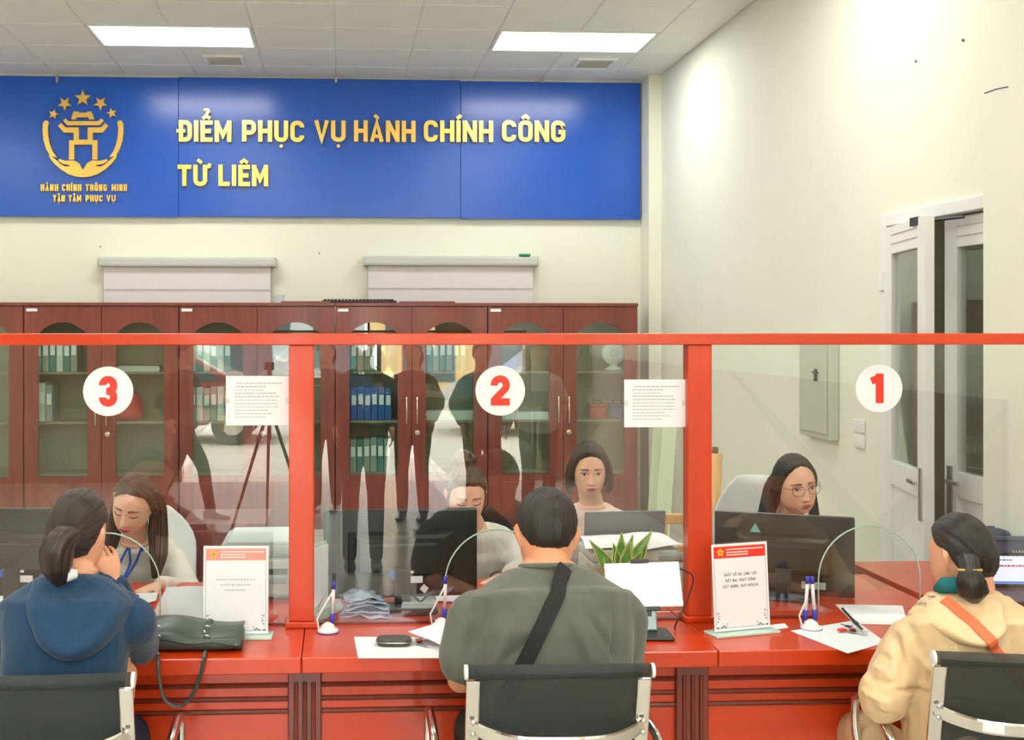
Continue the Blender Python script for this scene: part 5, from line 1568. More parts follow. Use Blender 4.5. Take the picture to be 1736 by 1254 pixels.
h = Hair().add(*hair_cap(cd.M, [(0, 48), (28, 42), (50, 28), (64, 10), (76, -14), (95, -36), (180, -58)], .011, 1.03, pole=(0, .3, .95), lump=.002, freq=44, nu=120))
M = cd.M
h.lock([M @ V(.056, .0, .080), M @ V(.092, -.032, .0), M @ V(.104, -.038, -.07), at(1296, 890, 4.42), at(1290, 960, 4.42)], [.016, .026, .036, .046, .040], squash=(1, .7), up=(0, 1, 0), n=28, freq=7, seed=11)
h.lock([M @ V(-.052, .01, .075), M @ V(-.082, -.022, .0), M @ V(-.088, -.03, -.07), at(1383, 900, 4.45), at(1385, 960, 4.45)], [.014, .020, .024, .030, .03], squash=(1, .7), up=(0, 1, 0), n=28, freq=7, seed=12)
h.lock([M @ V(.0, -.085, .0), M @ V(0, -.10, -.09), M @ V(0, -.10, -.18)], [.07, .07, .06], squash=(1, .6), up=(1, 0, 0), n=28)
cd.hair(h, HAIR_BLACK)
gl = thing('eyeglasses', 'thin metal-rimmed glasses on the clerk at number 1', 'glasses', hd)
RIM = mat('bronze_rim', rgb(150, 130, 110), .3, metal=.8)
def gp(x, z, lift=.0): return M @ V(x*1.03, .103-lift-abs(x)*.10, z*1.03)
for s in (-1, 1):
    loop = [(s*.033+.0235*math.copysign(abs(math.cos(a))**.8, math.cos(a)), .001+.0185*math.copysign(abs(math.sin(a))**.8, math.sin(a))) for a in [2*PI*q/28 for q in range(29)]]
    obj('rim', MB().tube([gp(x, z) for x, z in loop], .0014, 6), RIM, gl, world=True, smooth=True)
    m_ = MB(); m_.prism(loop[:-1], 0, .0008, lambda a, b, d: gp(a, b, d)); obj('lens', m_, glass_mat('lens_glass', (.995, .995, .995, 1), 1.12), gl, world=True)
    obj('temple', MB().tube([gp(s*.056, .008), M @ V(s*.078, .06, .012), M @ V(s*.084, -.01, .012)], .0014, 6), RIM, gl, world=True)
obj('bridge', MB().tube([gp(-.0105, .004), gp(0, .008, -.002), gp(.0105, .004)], .0013, 6), RIM, gl, world=True)
obj('earring', MB().lathe([(.0, -.004), (.004, 0), (0, .004)], M @ V(.079, -.004, -.036), 10), PAPER, cd.body, world=True)
# ================================================================== CUSTOMER CHAIRS
SLING = mesh_cloth_mat('black_mesh_sling', rgb(50, 58, 56), .32)
def customer_chair(label, loc, rz):
    t = thing('office_chair', label, 'chair', loc, math.radians(rz), 'chrome-framed visitor chairs')
    hw = .205
    prof = [(.24, .405), (.23, .43), (.19, .445), (.0, .43), (-.12, .43), (-.175, .455), (-.205, .52), (-.235, .64), (-.268, .79), (-.285, .865)]
    pts, _ = catmull([(0, y, z) for y, z in prof], [0]*len(prof), 5)
    rows = []
    for p in pts:
        rows.append([V(x, p.y - (.012*(1-(x/hw)**2) if p.z > .5 else 0), p.z - (.012*(1-(x/hw)**2) if p.z < .5 else 0)) for x in np.linspace(-hw, hw, 9)])
    m = MB(); n = 9
    top = [r for r in rows]; 
    vs = [p for r in rows for p in r]; vs2 = []
    for i, r in enumerate(rows):
        a = rows[max(0, i-1)][4]; b = rows[min(len(rows)-1, i+1)][4]; tt = (b-a).normalized(); nn = V(1, 0, 0).cross(tt)
        vs2 += [p - nn*.006 for p in r]
    N = len(vs); fs = []
    for i in range(len(rows)-1):
        for j in range(n-1):
            f = (i*n+j, i*n+j+1, (i+1)*n+j+1, (i+1)*n+j); fs.append(f); fs.append(tuple(N+q for q in f)[::-1])
        for j in (0, n-1): fs.append((i*n+j, (i+1)*n+j, N+(i+1)*n+j, N+i*n+j))
    for i in (0, len(rows)-1): fs += [(i*n+j, i*n+j+1, N+i*n+j+1, N+i*n+j) for j in range(n-1)]
    m.add(vs + vs2, fs)
    obj('sling', m, SLING, t, smooth=True)
    for s in (-1, 1):
        x = s*(hw+.004)
        obj('side_rail', MB().tube([V(x, p.y, p.z) for p in pts[:-1]], .01, flat=(.007, .017, (0, -.6, 1))), CHROME, t, bevel=.002)
        for z, y in ((.745, -.262), (.715, -.255)):
            obj('bolt', MB().lathe([(.006, 0), (.006, .004), (.003, .005)], (x, y - .014, z), 10, Matrix.Rotation(PI/2, 3, 'X')), STEEL, t)
        # chrome arm loop with a black pad
        ax = s*(hw+.075)
        arm, _ = catmull([(s*(hw+.012), .13, .43), (ax, .15, .48), (ax+s*.01, .16, .58), (ax+s*.01, .13, .635), (ax+s*.01, .03, .645), (ax+s*.01, -.10, .64), (ax, -.17, .60), (s*(hw+.018), -.215, .55)], [0]*8, 6)
        ar = obj('arm', MB().tube(arm, .0125, 12), CHROME, t, smooth=True)
    obj('top_roll', MB().tube([(-hw-.018, -.288, .872), (0, -.292, .872), (hw+.018, -.288, .872)], .017, 16), SLING, t, smooth=True)
    for s in (-1, 1): obj('end_cap', MB().tube([(s*(hw+.018), -.288, .872), (s*(hw+.026), -.288, .872)], .0175, 16), WHITE_P, t)
    bar, _ = catmull([(-hw-.012, -.252, .735), (-hw+.03, -.285, .722), (-hw+.10, -.315, .712), (0, -.322, .710), (hw-.10, -.315, .712), (hw-.03, -.285, .722), (hw+.012, -.252, .735)], [0]*7, 6)
    obj('back_bar', MB().tube(bar, .01, flat=(.017, .006, (0, 0, 1))), CHROME, t)
    obj('seat_bar', MB().tube([(-hw, .02, .40), (hw, .02, .40)], .012, 12), CHROME, t, smooth=True)
    obj('gas_column', MB().lathe([(.045, .40), (.045, .36), (.026, .35), (.026, .20), (.032, .195), (.032, .10)], (0, .02, 0), 20), CHROME, t, smooth=False)
    for k in range(5):
        a = 2*PI*k/5+.3
        ft = obj('base_arm', MB().tube([V(.02*math.cos(a), .02+.02*math.sin(a), .11), V(.27*math.cos(a), .02+.27*math.sin(a), .075)], [.022, .014], 10), CHROME, t, smooth=True)
        c = V(.27*math.cos(a), .02+.27*math.sin(a), .03)
        obj('castor', MB().lathe([(.03, -.02), (.03, .02)], c, 14, Matrix.Rotation(PI/2, 3, 'X')), BLACK_P, ft)
    return t
p = at(952, 1125, 2.62); customer_chair('black sling office chair with chrome frame behind the man in grey-green', (p.x, 2.62+.288, 0), -1)
p = at(52, 1130, 2.60); customer_chair('black sling office chair with chrome frame behind the woman in navy', (p.x, 2.60+.288, 0), 2)
p = at(1585, 1122, 2.68); customer_chair('black sling office chair with chrome frame behind the woman in beige', (p.x+.27, 2.68+.245, 0), -10)
# clerk chairs
def clerk_chair(label, px, Y, m, back_top):
    x = xa(px, Y)
    t = thing('swivel_chair', label, 'chair', (x, Y, 0), PI, 'clerks\' swivel chairs')
    me = MB(); rows = []
    for i in range(11):
        z = .55 + (back_top-.55)*i/10; w = .215*(1-.55*max(0, (i-5)/5)**2.2)
        rows.append([V(w*math.cos(a)*1.0, -.25-.04*i/10+.05*abs(math.cos(a))**2+.018*math.sin(a), z) for a in [2*PI*q/20 for q in range(20)]])
    me.loft(rows); obj('backrest', me, m, t, smooth=True, bevel=0)
    sr = []
    for z, k in ((.40, .85), (.41, .97), (.44, 1.0), (.465, .97), (.475, .8)):
        sr.append([V(.23*k*math.copysign(abs(math.cos(a))**.7, math.cos(a)), .22*k*math.copysign(abs(math.sin(a))**.7, math.sin(a)), z) for a in [2*PI*q/24 for q in range(24)]])
    obj('seat', MB().loft(sr), m, t, smooth=True)
    obj('back_stem', MB().tube([(0, -.12, .41), (0, -.24, .42), (0, -.275, .50), (0, -.275, .66)], .018, 10), BLACK_P, t, smooth=True)
    obj('gas_column', MB().lathe([(.03, .40), (.03, .22), (.035, .21), (.035, .08)], (0, 0, 0), 16), BLACK_P, t)
    for k in range(5):
        a = 2*PI*k/5
        b = obj('base_arm', MB().tube([V(0, 0, .10), V(.28*math.cos(a), .28*math.sin(a), .07)], [.022, .014], 10), BLACK_P, t, smooth=True)
        obj('castor', MB().lathe([(.028, -.02), (.028, .02)], V(.28*math.cos(a), .28*math.sin(a), .03), 12, Matrix.Rotation(PI/2, 3, 'X')), BLACK_P, b)
WSEAT = mat('white_seat_shell', rgb(232, 236, 236), .45); DSEAT = mat('black_seat_fabric', rgb(32, 32, 34), .8)
clerk_chair('white swivel chair behind the clerk in the cream cardigan', 234, 4.62, WSEAT, .92)
clerk_chair('black swivel chair behind the clerk with the bun', 808, 4.66, DSEAT, .90)
clerk_chair('black swivel chair behind the clerk with the black bob', 1018, 4.86, DSEAT, .86)
clerk_chair('white swivel chair behind the clerk with glasses', 1318, 4.72, WSEAT, 1.02)
# wooden chair and rolled banner at the back
PINE = mat('pale_pine', rgb(214, 168, 104), .5, vary=.12, scale=6, stretch=(6, 6, .8))
p = at(1150, 870, 5.6)
wc = thing('wooden_chair', 'pale wooden chair standing behind the black-bob clerk near the red post', 'chair', (p.x, 5.6, 0))
tz = p.z
obj('top_rail', MB().box((-.21, -.012, tz-.055), (.21, .012, tz)), PINE, wc, bevel=.008)
obj('mid_rail', MB().box((-.19, -.01, tz-.20), (.19, .01, tz-.17)), PINE, wc, bevel=.004)
for s in (-1, 1):
    obj('leg', MB().box((s*.20-.018, -.015, 0), (s*.20+.018, .015, tz-.055)), PINE, wc, bevel=.004)
    obj('leg', MB().box((s*.19-.018, .36, 0), (s*.19+.018, .395, .43)), PINE, wc, bevel=.004)
    obj('slat', MB().box((s*.08-.02, -.006, .45), (s*.08+.02, .006, tz-.055)), PINE, wc)
obj('seat', MB().box((-.22, -.015, .43), (.22, .41, .455)), PINE, wc, bevel=.006)
a = at(1212, 768, 5.2); b = at(1196, 960, 5.2)
rb = thing('rolled_banner', 'rolled tan banner standing upright behind the right-hand red post', 'banner', (b.x, 5.2, 0))
obj('roll', MB().tube([V(b.x, 5.2, 0), a], .035, 16), PINE, rb, world=True, smooth=True)
obj('end_knob', MB().tube([a, a+V(.002, 0, .03)], .015, 10), mat('brown_plastic', rgb(120, 84, 54), .5), rb, world=True, smooth=True)
# low wooden pedestal beside the clerk at number 3, and the side table at the right
x0, x1 = xa(298, 4.7), xa(338, 4.7)
ped = thing('pedestal_cabinet', 'dark red wooden pedestal beside the clerk in the cream cardigan', 'cabinet', ((x0+x1)/2+.13, 5.12, 0))
pz = at(315, 903, 4.7).z
obj('body', MB().box((-.19, -.2, .02), (.19, .2, pz)), MAHOG, ped, bevel=.004)
for k in range(3):
    dr = obj('drawer', MB().box((-.18, -.216, .05+k*(pz-.07)/3), (.18, -.201, .04+(k+1)*(pz-.07)/3)), MAHOG, ped, bevel=.003)
    zc = .045+(k+.5)*(pz-.07)/3
    obj('handle', MB().tube([(-.05, -.216, zc), (-.045, -.235, zc), (.045, -.235, zc), (.05, -.216, zc)], .005, 8), HANDLE, dr)
stb = thing('side_table', 'small table under the laptop beside the doorway', 'table', (2.42, 4.12, 0))
obj('table_top', MB().box((-.28, -.40, .70), (.28, .36, .725)), COUNTER, stb, bevel=.004)
for sx_ in (-1, 1):
    for sy_ in (-1, 1): obj('leg', MB().box((sx_*.25-.02, -.02+sy_*.34-.02, 0), (sx_*.25+.02, -.02+sy_*.34+.02, .70)), COUNTER_V, stb)
# ================================================================== EQUIPMENT ON THE DESK
def monitor(label, px, Y, w, h, zb, rz, name='monitor', group='monitors seen from behind', base_w=.12, dy=0.0):
    c = V(xa(px, Y), Y, Z_TOP)
    t = thing(name, label, 'monitor', c, math.radians(rz), group)
    z0, z1 = zb-Z_TOP, zb-Z_TOP+h
    obj('back_shell', MB().prism([(-w/2, z0), (w/2, z0), (w/2, z1), (-w/2, z1)], 0, .022, lambda a, b, d: V(a, d, b)), SCREEN_BACK, t, bevel=.006)
    obj('rear_bulge', MB().loft([[V(x*w*k, -q, z0+h*.5+z*h*k2) for x, z in ((-.5, -.5), (.5, -.5), (.5, .5), (-.5, .5))] for k, k2, q in ((.70, .52, 0), (.62, .44, .02), (.54, .36, .028))]), SCREEN_BACK, t, bevel=.006)
    obj('screen', MB().box((-w/2+.01, .022, z0+.012), (w/2-.01, .0235, z1-.01)), mat('dim_screen', rgb(60, 84, 110), .3, emit=((.5, .65, .9, 1), .35)), t)
    obj('neck', MB().box((-.027, -.045, .01), (.027, -.022, z0+h*.35)), BLACK_P, t, bevel=.005)
    rb = []
    for zz, k in ((0, 1), (.006, 1), (.011, .93)):
        rb.append([V(base_w*k*math.copysign(abs(math.cos(a))**.6, math.cos(a)), -.035+.085*k*math.copysign(abs(math.sin(a))**.6, math.sin(a)), zz) for a in [2*PI*q/28 for q in range(28)]])
    obj('base', MB().loft(rb), BLACK_P, t)
    obj('vent_strip', MB().box((-w*.22, -.0305, z0+h*.60), (w*.22, -.028, z0+h*.63)), DARK_P, t)
    return t, z0
def back_labels(t, z0, x=.03):
    obj('round_sticker', MB().lathe([(.016, 0), (.016, .001)], (x-.06, -.029, z0+.085), 18, Matrix.Rotation(PI/2, 3, 'X')), mat('blue_sticker', rgb(40, 90, 190), .5), t)
    obj('asset_label', MB().box((x-.015, -.0295, z0+.055), (x+.04, -.0285, z0+.078)), PAPER, t)
    obj('small_label', MB().box((x-.015, -.0295, z0+.088), (x+.01, -.0285, z0+.096)), PAPER, t)
t, z0 = monitor('black monitor seen from behind, left of the clerk with the bun', 680, 3.72, .530, .300, .785, 4)
back_labels(t, z0)
obj('power_cable', MB().tube([(.03, -.035, z0+.02), (.06, -.05, .03), (.10, -.03, .06), (.14, .0, .11)], .004, 8), BLACK_P, t, smooth=True)
obj('cable_tag', MB().boxm((.022, .002, .022), Matrix.Translation((.072, -.052, .075)) @ Matrix.Rotation(.7, 4, 'Y')), PAPER, t)
t, z0 = monitor('black monitor seen from behind at the left edge, before the cream cardigan clerk', 26, 3.78, .52, .300, .79, -4)
back_labels(t, z0)
t, z0 = monitor('black monitor with a triangular sticker before the clerk with glasses', 1328, 3.84, .475, .285, .752, -22)
m = MB(); m.prism([(-.115, z0+.215), (-.077, z0+.215), (-.096, z0+.248)], 0, .001, lambda a, b, d: V(a, -.001-d, b)); obj('triangle_sticker', m, mat('teal_sticker', rgb(120, 200, 196), .5), t)
obj('spec_label', MB().box((.06, -.0295, z0+.03), (.14, -.0285, z0+.055)), GREY_P, t)
# laptop of the clerk with the bob
c = V(xa(1056, 4.18), 4.18, Z_TOP)
lp = thing('laptop', 'open dark grey laptop with its lid to the camera, before the black-bob clerk', 'laptop', c, math.radians(3))
obj('base', MB().box((-.16, .0, 0), (.16, .23, .018)), DARK_P, lp, bevel=.005)
Mx = Matrix.Translation((0, 0, .018)) @ Matrix.Rotation(math.radians(8), 4, 'X')
obj('lid', MB().boxm((.32, .008, .235), Mx @ Matrix.Translation((0, 0, .118))), mat('laptop_grey', rgb(84, 92, 98), .35), lp, bevel=.004)
obj('display', MB().boxm((.30, .001, .205), Mx @ Matrix.Translation((0, .0048, .118))), MATS['dim_screen'], lp)
# printers
def printer(label, px, Y, w, d, h, papers, rz=0):
    c = V(xa(px, Y), Y, Z_TOP)
    t = thing('printer', label, 'printer', c, math.radians(rz), 'desk printers')
    PG = mat('printer_shell', rgb(186, 200, 194), .5); PG2 = mat('printer_trim', rgb(150, 164, 160), .5)
    obj('body', MB().box((-w/2, 0, .01), (w/2, d, h*.72)), PG, t, bevel=.012)
    obj('lid', MB().prism([(-w/2, h*.73), (w/2, h*.73), (w/2, h*.90), (w/2-.03, h), (-w/2+.03, h), (-w/2, h*.90)], .01, d, lambda a, b, q: V(a, q, b)), PG, t, bevel=.006)
    obj('output_tray', MB().box((-w*.38, -.012, h*.30), (w*.38, .01, h*.40)), PG2, t, bevel=.004)
    obj('front_slot', MB().box((-w*.40, -.002, h*.44), (w*.40, .004, h*.54)), DARK_P, t)
    obj('foot_rail', MB().box((-w/2+.02, .02, 0), (w/2-.02, d-.02, .01)), DARK_P, t)
    obj('control_panel', MB().box((w*.2, -.004, h*.78), (w*.45, .012, h*.88)), PG2, t, bevel=.003)
    return t, c
printer('pale grey printer behind the faded sign holder', 436, 3.84, .265, .30, .205, 0)
obj_t, pc = printer('pale grey printer covered with white papers behind the plant', 1086, 3.86, .34, .26, .155, 1)
def loose_sheet(label, corners, z, m=PAPER, curl=0.0, cat='paper', name='paper_sheet', n=8, group=None, thick=.0012):
    """sheet given by its four corners (room coordinates), gently bowed"""
    A, B, C, D = [Vector(q) for q in corners]
    c = (A+B+C+D)/4
    vs = []; 
    for lay in (0, 1):
        for i in range(n+1):
            for j in range(n+1):
                u, v = i/n, j/n
                p = (A*(1-u)+B*u)*(1-v)+(D*(1-u)+C*u)*v
                p = p+V(0, 0, z-(thick if lay else 0)+curl*math.sin(PI*u)*math.sin(PI*v)*.5+curl*.4*math.sin(2.1*u+3.3*v)**2)
                vs.append(p-c)
    q = n+1; N = q*q
    fs = [(i*q+j, (i+1)*q+j, (i+1)*q+j+1, i*q+j+1) for i in range(n) for j in range(n)]
    fs += [tuple(N+k for k in f)[::-1] for f in fs]
    rim = [i*q for i in range(q)]+[n*q+j for j in range(1, q)]+[i*q+n for i in range(n-1, -1, -1)]+[j for j in range(n-1, 0, -1)]
    fs += [(rim[k], N+rim[k], N+rim[(k+1) % len(rim)], rim[(k+1) % len(rim)]) for k in range(len(rim))]
    me = bpy.data.meshes.new(name); me.from_pydata([tuple(v) for v in vs], [], fs); me.update()
    return tag(obj(name, me, m, None, smooth=False, loc=c), label, cat, group)
zp = Z_TOP+.157
def rect(cx, cy, w, d, rz, z):
    R = Matrix.Rotation(math.radians(rz), 3, 'Z')
    return [R @ V(a*w/2, b*d/2, 0)+V(cx, cy, z) for a, b in ((-1, -1), (1, -1), (1, 1), (-1, 1))]
loose_sheet('white paper spread on the printer behind the plant, nearest the red post', rect(pc.x+.06, pc.y+.13, .21, .26, 12, zp), .006, curl=.03)
loose_sheet('white paper spread on the printer behind the plant, nearest the man', rect(pc.x-.07, pc.y+.14, .21, .24, -8, zp), .003, curl=.02)
# snake plant
pp = V(xa(1052, 3.66), 3.66, Z_TOP)
pl = thing('potted_plant', 'small potted snake plant with green upright leaves behind the tablet', 'plant', pp)
obj('pot', MB().lathe([(.035, 0), (.040, .005), (.050, .085), (.054, .09), (.054, .10), (.046, .10), (.042, .085), (.0, .085)], (0, 0, 0), 24), WHITE_P, pl, smooth=False)
LEAF = mat('leaf_green', rgb(104, 172, 72), .4, vary=.25, scale=30, stretch=(1, 1, .5)); LEAF2 = mat('leaf_margin_yellow', rgb(206, 214, 110), .45)
zt = at(1050, 902, 3.66).z-Z_TOP
for i, (tx, ty, th, wd, yy) in enumerate(((-.105, .0, .15, .030, .01), (-.055, .02, .10, .030, .0), (-.02, .04, .135, .022, -.02), (.005, -.015, .175, .026, .02), (.025, -.01, .15, .024, -.02), (.045, .0, .165, .026, .01), (.110, .01, .178, .040, .0), (-.08, -.03, .07, .032, -.03), (.06, -.03, .12, .028, -.02))):
    b0 = V(tx*.22, yy*.5, .08); tip = V(tx, ty+yy, .085+th)
    mid = b0*.5+tip*.5+V(tx*-.10, 0, .012)
    spine, ws = catmull([b0, mid, tip], [wd*.70, wd*.80, .001], 7)
    L = []; R_ = []; side = V(1, 0, 0)
    rings = []; rings2 = []
    for q, w in zip(spine, ws):
        fwd = V(0, -.35*w, 0)
        rings.append([q-side*w+fwd*0, q-side*w*.4+V(0, .004, 0), q+V(0, .008, 0), q+side*w*.4+V(0, .004, 0), q+side*w, q+side*w*.4+V(0, .007, 0), q+V(0, .011, 0), q-side*w*.4+V(0, .007, 0)])
    lf = obj('leaf', MB().loft(rings), LEAF, pl, smooth=True)
    for s in (-1, 1):
        obj('leaf_margin', MB().tube([q+side*s*w*.97+V(0, -.001, 0) for q, w in zip(spine, ws)], [max(.0008, .0024*min(1, w/.01)) for w in ws], 5), LEAF2, lf)
# tablet on a stand, in front of the glass
tb0 = atz(1103, 1078, Z_TOP)
tb = thing('tablet_stand', 'white-screened tablet held in a grey desk stand right of the seated man', 'tablet', tb0, math.radians(-4))
obj('stand_base', MB().box((-.075, -.06, 0), (.062, .06, .012)), BLACK_P, tb, bevel=.006)
arm = Matrix.Translation((0, .02, .012)) @ Matrix.Rotation(math.radians(-14), 4, 'X')
obj('stand_arm', MB().boxm((.05, .012, .11), arm @ Matrix.Translation((.0, 0, .055))), mat('grey_stand', rgb(140, 158, 160), .35, metal=.4), tb, bevel=.004)
obj('arm_slot', MB().boxm((.018, .002, .035), arm @ Matrix.Translation((.0, -.0065, .06))), BLACK_P, tb)
obj('hinge', MB().tube([(-.03, .045, .118), (.03, .045, .118)], .012, 14), BLACK_P, tb, smooth=True)
tm = Matrix.Translation((-.015, .035, .150)) @ Matrix.Rotation(math.radians(-2), 4, 'Y') @ Matrix.Rotation(math.radians(-18), 4, 'X')
obj('tablet_body', MB().boxm((.236, .008, .138), tm), WHITE_P, tb, bevel=.005)
obj('tablet_screen', MB().boxm((.226, .001, .128), tm @ Matrix.Translation((0, -.0046, 0))), mat('lit_white_screen', rgb(250, 250, 255), .3, emit=((.95, .97, 1, 1), .8)), tb)
obj('top_clip', MB().boxm((.055, .022, .012), tm @ Matrix.Translation((-.005, -.002, .073))), DARK_P, tb, bevel=.003)
obj('bottom_clip', MB().boxm((.09, .022, .012), tm @ Matrix.Translation((.0, -.002, -.073))), DARK_P, tb, bevel=.003)
obj('cable', MB().tube(catmull([V(.10, .05, .20), V(.145, .055, .17), V(.125, .05, .10), V(.085, .03, .03), V(.09, .06, .004)], [0]*5, 8)[0], .0025, 6), BLACK_P, tb, smooth=True)
# counter pens on their stands
def pen_stand(label, px, py, pens, h=.145):
    c = atz(px, py, Z_TOP)
    t = thing('pen_stand', label, 'pen', c, 0, 'white counter pens on stands')
    obj('base', MB().lathe([(.032, 0), (.034, .004), (.032, .010), (.022, .014), (.020, .022), (.008, .030), (0, .032)], (0, 0, 0), 24), WHITE_P, t, smooth=True)
    obj('base_ring', MB().lathe([(.035, 0), (.035, .003), (.0335, .003), (.0335, 0)], (0, 0, 0), 24), BLUE_P, t)
    for k, (x, lean) in enumerate(pens):
        b = V(x, .02, .012); tip = V(x+lean, .025, h)
        pen = obj('pen', MB().tube([b*.7+tip*.3, tip], .0055, 10), WHITE_P, t, smooth=True)
        obj('pen_grip', MB().tube([b, b*.7+tip*.3], [.006, .0085], 10), BLUE_P, pen, smooth=True)
        obj('pen_cap', MB().tube([b*.12+tip*.88, tip+V(0, 0, .006)], .0065, 10), BLUE_P, pen, smooth=True)
    x, lean = pens[0]
    obj('cord', MB().tube([V(-.03, 0, .012), V(-.034, .01, .04), V(-.01, .02, .08), V(x+lean*.8, .022, h*.85)], .003, 6), WHITE_P, t, smooth=True)
pen_stand('white and blue counter pen on its stand beside the left red post', 556, 1071, [(.012, .006)])
pen_stand('white and blue counter pen beside the seated man\'s shoulder', 748, 1063, [(.012, .004)], .15)
pen_stand('pair of white and blue counter pens on one stand before the monitor at number 1', 1375, 1066, [(-.012, .012), (.022, -.008)], .155)
# papers and small things
def flat(label, px4, z=Z_TOP, lift=.002, **kw):
    return loose_sheet(label, [atz(px, py, z) for px, py in px4], lift, **kw)
flat('white sheet lying on the counter under the dark key case', [(607, 1116), (758, 1116), (748, 1081), (600, 1080)])
loose_sheet('white sheet lifted at one corner beside the seated man', [atz(770, 1112, Z_TOP)+V(0, 0, .01), atz(800, 1095, Z_TOP)+V(0, 0, .05), at(775, 1052, 3.36), at(692, 1071, 3.33)], .002, curl=.012)
flat('pale sheet under the keys at number 1', [(1437, 1108), (1502, 1090), (1450, 1052), (1340, 1070)], lift=.002, m=PAPER2)
flat('white sheet on the clerk side behind the keys at number 1', [(1448, 1058), (1540, 1060), (1530, 1027), (1416, 1025)], lift=.002)
flat('white slip of paper beside the sign holder at number 1', [(1304, 1068), (1337, 1064), (1330, 1057), (1296, 1061)], lift=.0015)
flat('white form under the hand of the cream cardigan clerk', [(218, 1032), (264, 1020), (268, 1006), (208, 1008)], lift=.003, curl=.004)
loose_sheet('folded white document propped open beside the faded sign holder', [atz(252, 1056, Z_TOP), atz(352, 1056, Z_TOP), at(350, 996, 3.62), at(283, 996, 3.62)], .002, m=mat('cool_white_paper', rgb(238, 243, 248), .7), curl=.01)
flat('loose white sheet at the left edge behind the glass', [(-30, 1050), (12, 1046), (14, 1012), (-25, 1012)], lift=.006, curl=.004)
flat('white form on the desk behind the seated man', [(740, 1020), (812, 1024), (806, 1006), (735, 1004)], lift=.004)
bk = thing('paper_stack', 'stack of white forms under the monitor left of the seated man', 'papers', atz(708, 1032, Z_TOP))
for k in range(6):
    R = Matrix.Rotation(random.uniform(-.08, .08), 4, 'Z'); obj('form', MB().boxm((.115, .17, .0045), Matrix.Translation((random.uniform(-.004, .004), .05, .003+k*.005)) @ R), PAPER if k % 2 else PAPER2, bk)
# crumpled bluish plastic folders under the monitor
pf = thing('plastic_folders', 'crumpled bluish clear document folders heaped under the left-of-centre monitor', 'folders', atz(620, 1046, Z_TOP))
PFM = mat('bluish_clear_plastic', rgb(176, 196, 222), .2, vary=.1, scale=30, bump=.5, bscale=40)
for k in range(5):
    n = 10; rings = []
    w, d = .17-.012*k, .13
    vs = []
    for lay in (0, 1):
        for i in range(n+1):
            for j in range(n+1):
                u, v = i/n-.5, j/n-.5
                z = .006+k*.013+.012*noise.noise(V(u*4+k*3, v*4, k))+.03*max(0, .5-abs(u))*(1 if k > 1 else .3)
                R = Matrix.Rotation(math.radians(-10+k*7), 3, 'Z')
                vs.append(R @ V(u*w, v*d+.04, max(.001, z)-(.003 if lay else 0)))
    q = n+1; N = q*q
    fs = [(i*q+j, (i+1)*q+j, (i+1)*q+j+1, i*q+j+1) for i in range(n) for j in range(n)]
    fs += [tuple(N+e for e in f)[::-1] for f in fs]
    rim = [i*q for i in range(q)]+[n*q+j for j in range(1, q)]+[i*q+n for i in range(n-1, -1, -1)]+[j for j in range(n-1, 0, -1)]
    fs += [(rim[e], N+rim[e], N+rim[(e+1) % len(rim)], rim[(e+1) % len(rim)]) for e in range(len(rim))]
    obj('folder', MB().add(vs, fs), PFM, pf, smooth=True)
# document holder edge-on beside the left post
dh = thing('document_holder', 'clear upright document holder with papers behind the left red post', 'document holder', V(xa(548, 3.68), 3.68, Z_TOP), math.radians(62))
obj('panel', MB().box((-.11, 0, .005), (.11, .006, .235)), EDGE, dh, bevel=.002)
obj('foot', MB().box((-.11, -.05, 0), (.11, .05, .006)), EDGE, dh)
obj('paper', MB().box((-.095, -.004, .03), (.10, -.001, .225)), PAPER, dh)
obj('binder_clip', MB().box((.05, -.012, .15), (.09, .0, .19)), BLACK_P, dh, bevel=.003)
# black key case with keys
kc0 = atz(668, 1094, Z_TOP)
kc = thing('key_case', 'dark leather key case lying on the white sheet', 'key case', kc0+V(0, 0, .004), math.radians(-3))
rg = []
for z, k in ((0, .9), (.006, 1), (.016, 1), (.022, .9), (.024, .6)):
    rg.append([V(.053*k*math.copysign(abs(math.cos(a))**.6, math.cos(a)), .026*k*math.copysign(abs(math.sin(a))**.6, math.sin(a)), z) for a in [2*PI*q/24 for q in range(24)]])
obj('case', MB().loft(rg), mat('worn_grey_leather', rgb(74, 72, 64), .5, vary=.25, scale=60, bump=.3), kc, smooth=True)
obj('zip', MB().tube([V(.054*math.copysign(abs(math.cos(a))**.6, math.cos(a)), .027*math.copysign(abs(math.sin(a))**.6, math.sin(a)), .011) for a in [2*PI*q/24 for q in range(25)]], .0015, 6), STEEL, kc)
def keys(parent, c, n, s=1.0):
    for k in range(n):
        a = math.radians(-50+k*35)
        d = V(math.cos(a), math.sin(a), 0)
        kk = obj('key', MB().tube([c+d*.012*s+V(0, 0, .002+.003*k), c+d*.05*s+V(0, 0, .002+.002*k)], .003, flat=(.001, .003, (0, 0, 1))), STEEL, parent)
        obj('key_head', MB().lathe([(.009*s, 0), (.009*s, .002)], c+d*.010*s+V(0, 0, .002+.003*k), 12), [STEEL, BLACK_P, RED][k % 3], kk)
    obj('key_ring', MB().tube([c+V(.010*math.cos(a), .010*math.sin(a), .004) for a in [2*PI*q/16 for q in range(17)]], .001, 6), STEEL, parent)
keys(kc, V(.066, .008, 0), 4)
ky0 = atz(1440, 1073, Z_TOP)+V(0, 0, .004)
ky = thing('key_bunch', 'bunch of keys with a red tag lying on the pale sheet', 'keys', ky0)
keys(ky, V(0, 0, 0), 5, 1.1)
obj('red_fob', MB().boxm((.028, .016, .008), Matrix.Translation((-.022, .004, .006)) @ Matrix.Rotation(.4, 4, 'Z')), RED, ky, bevel=.003)
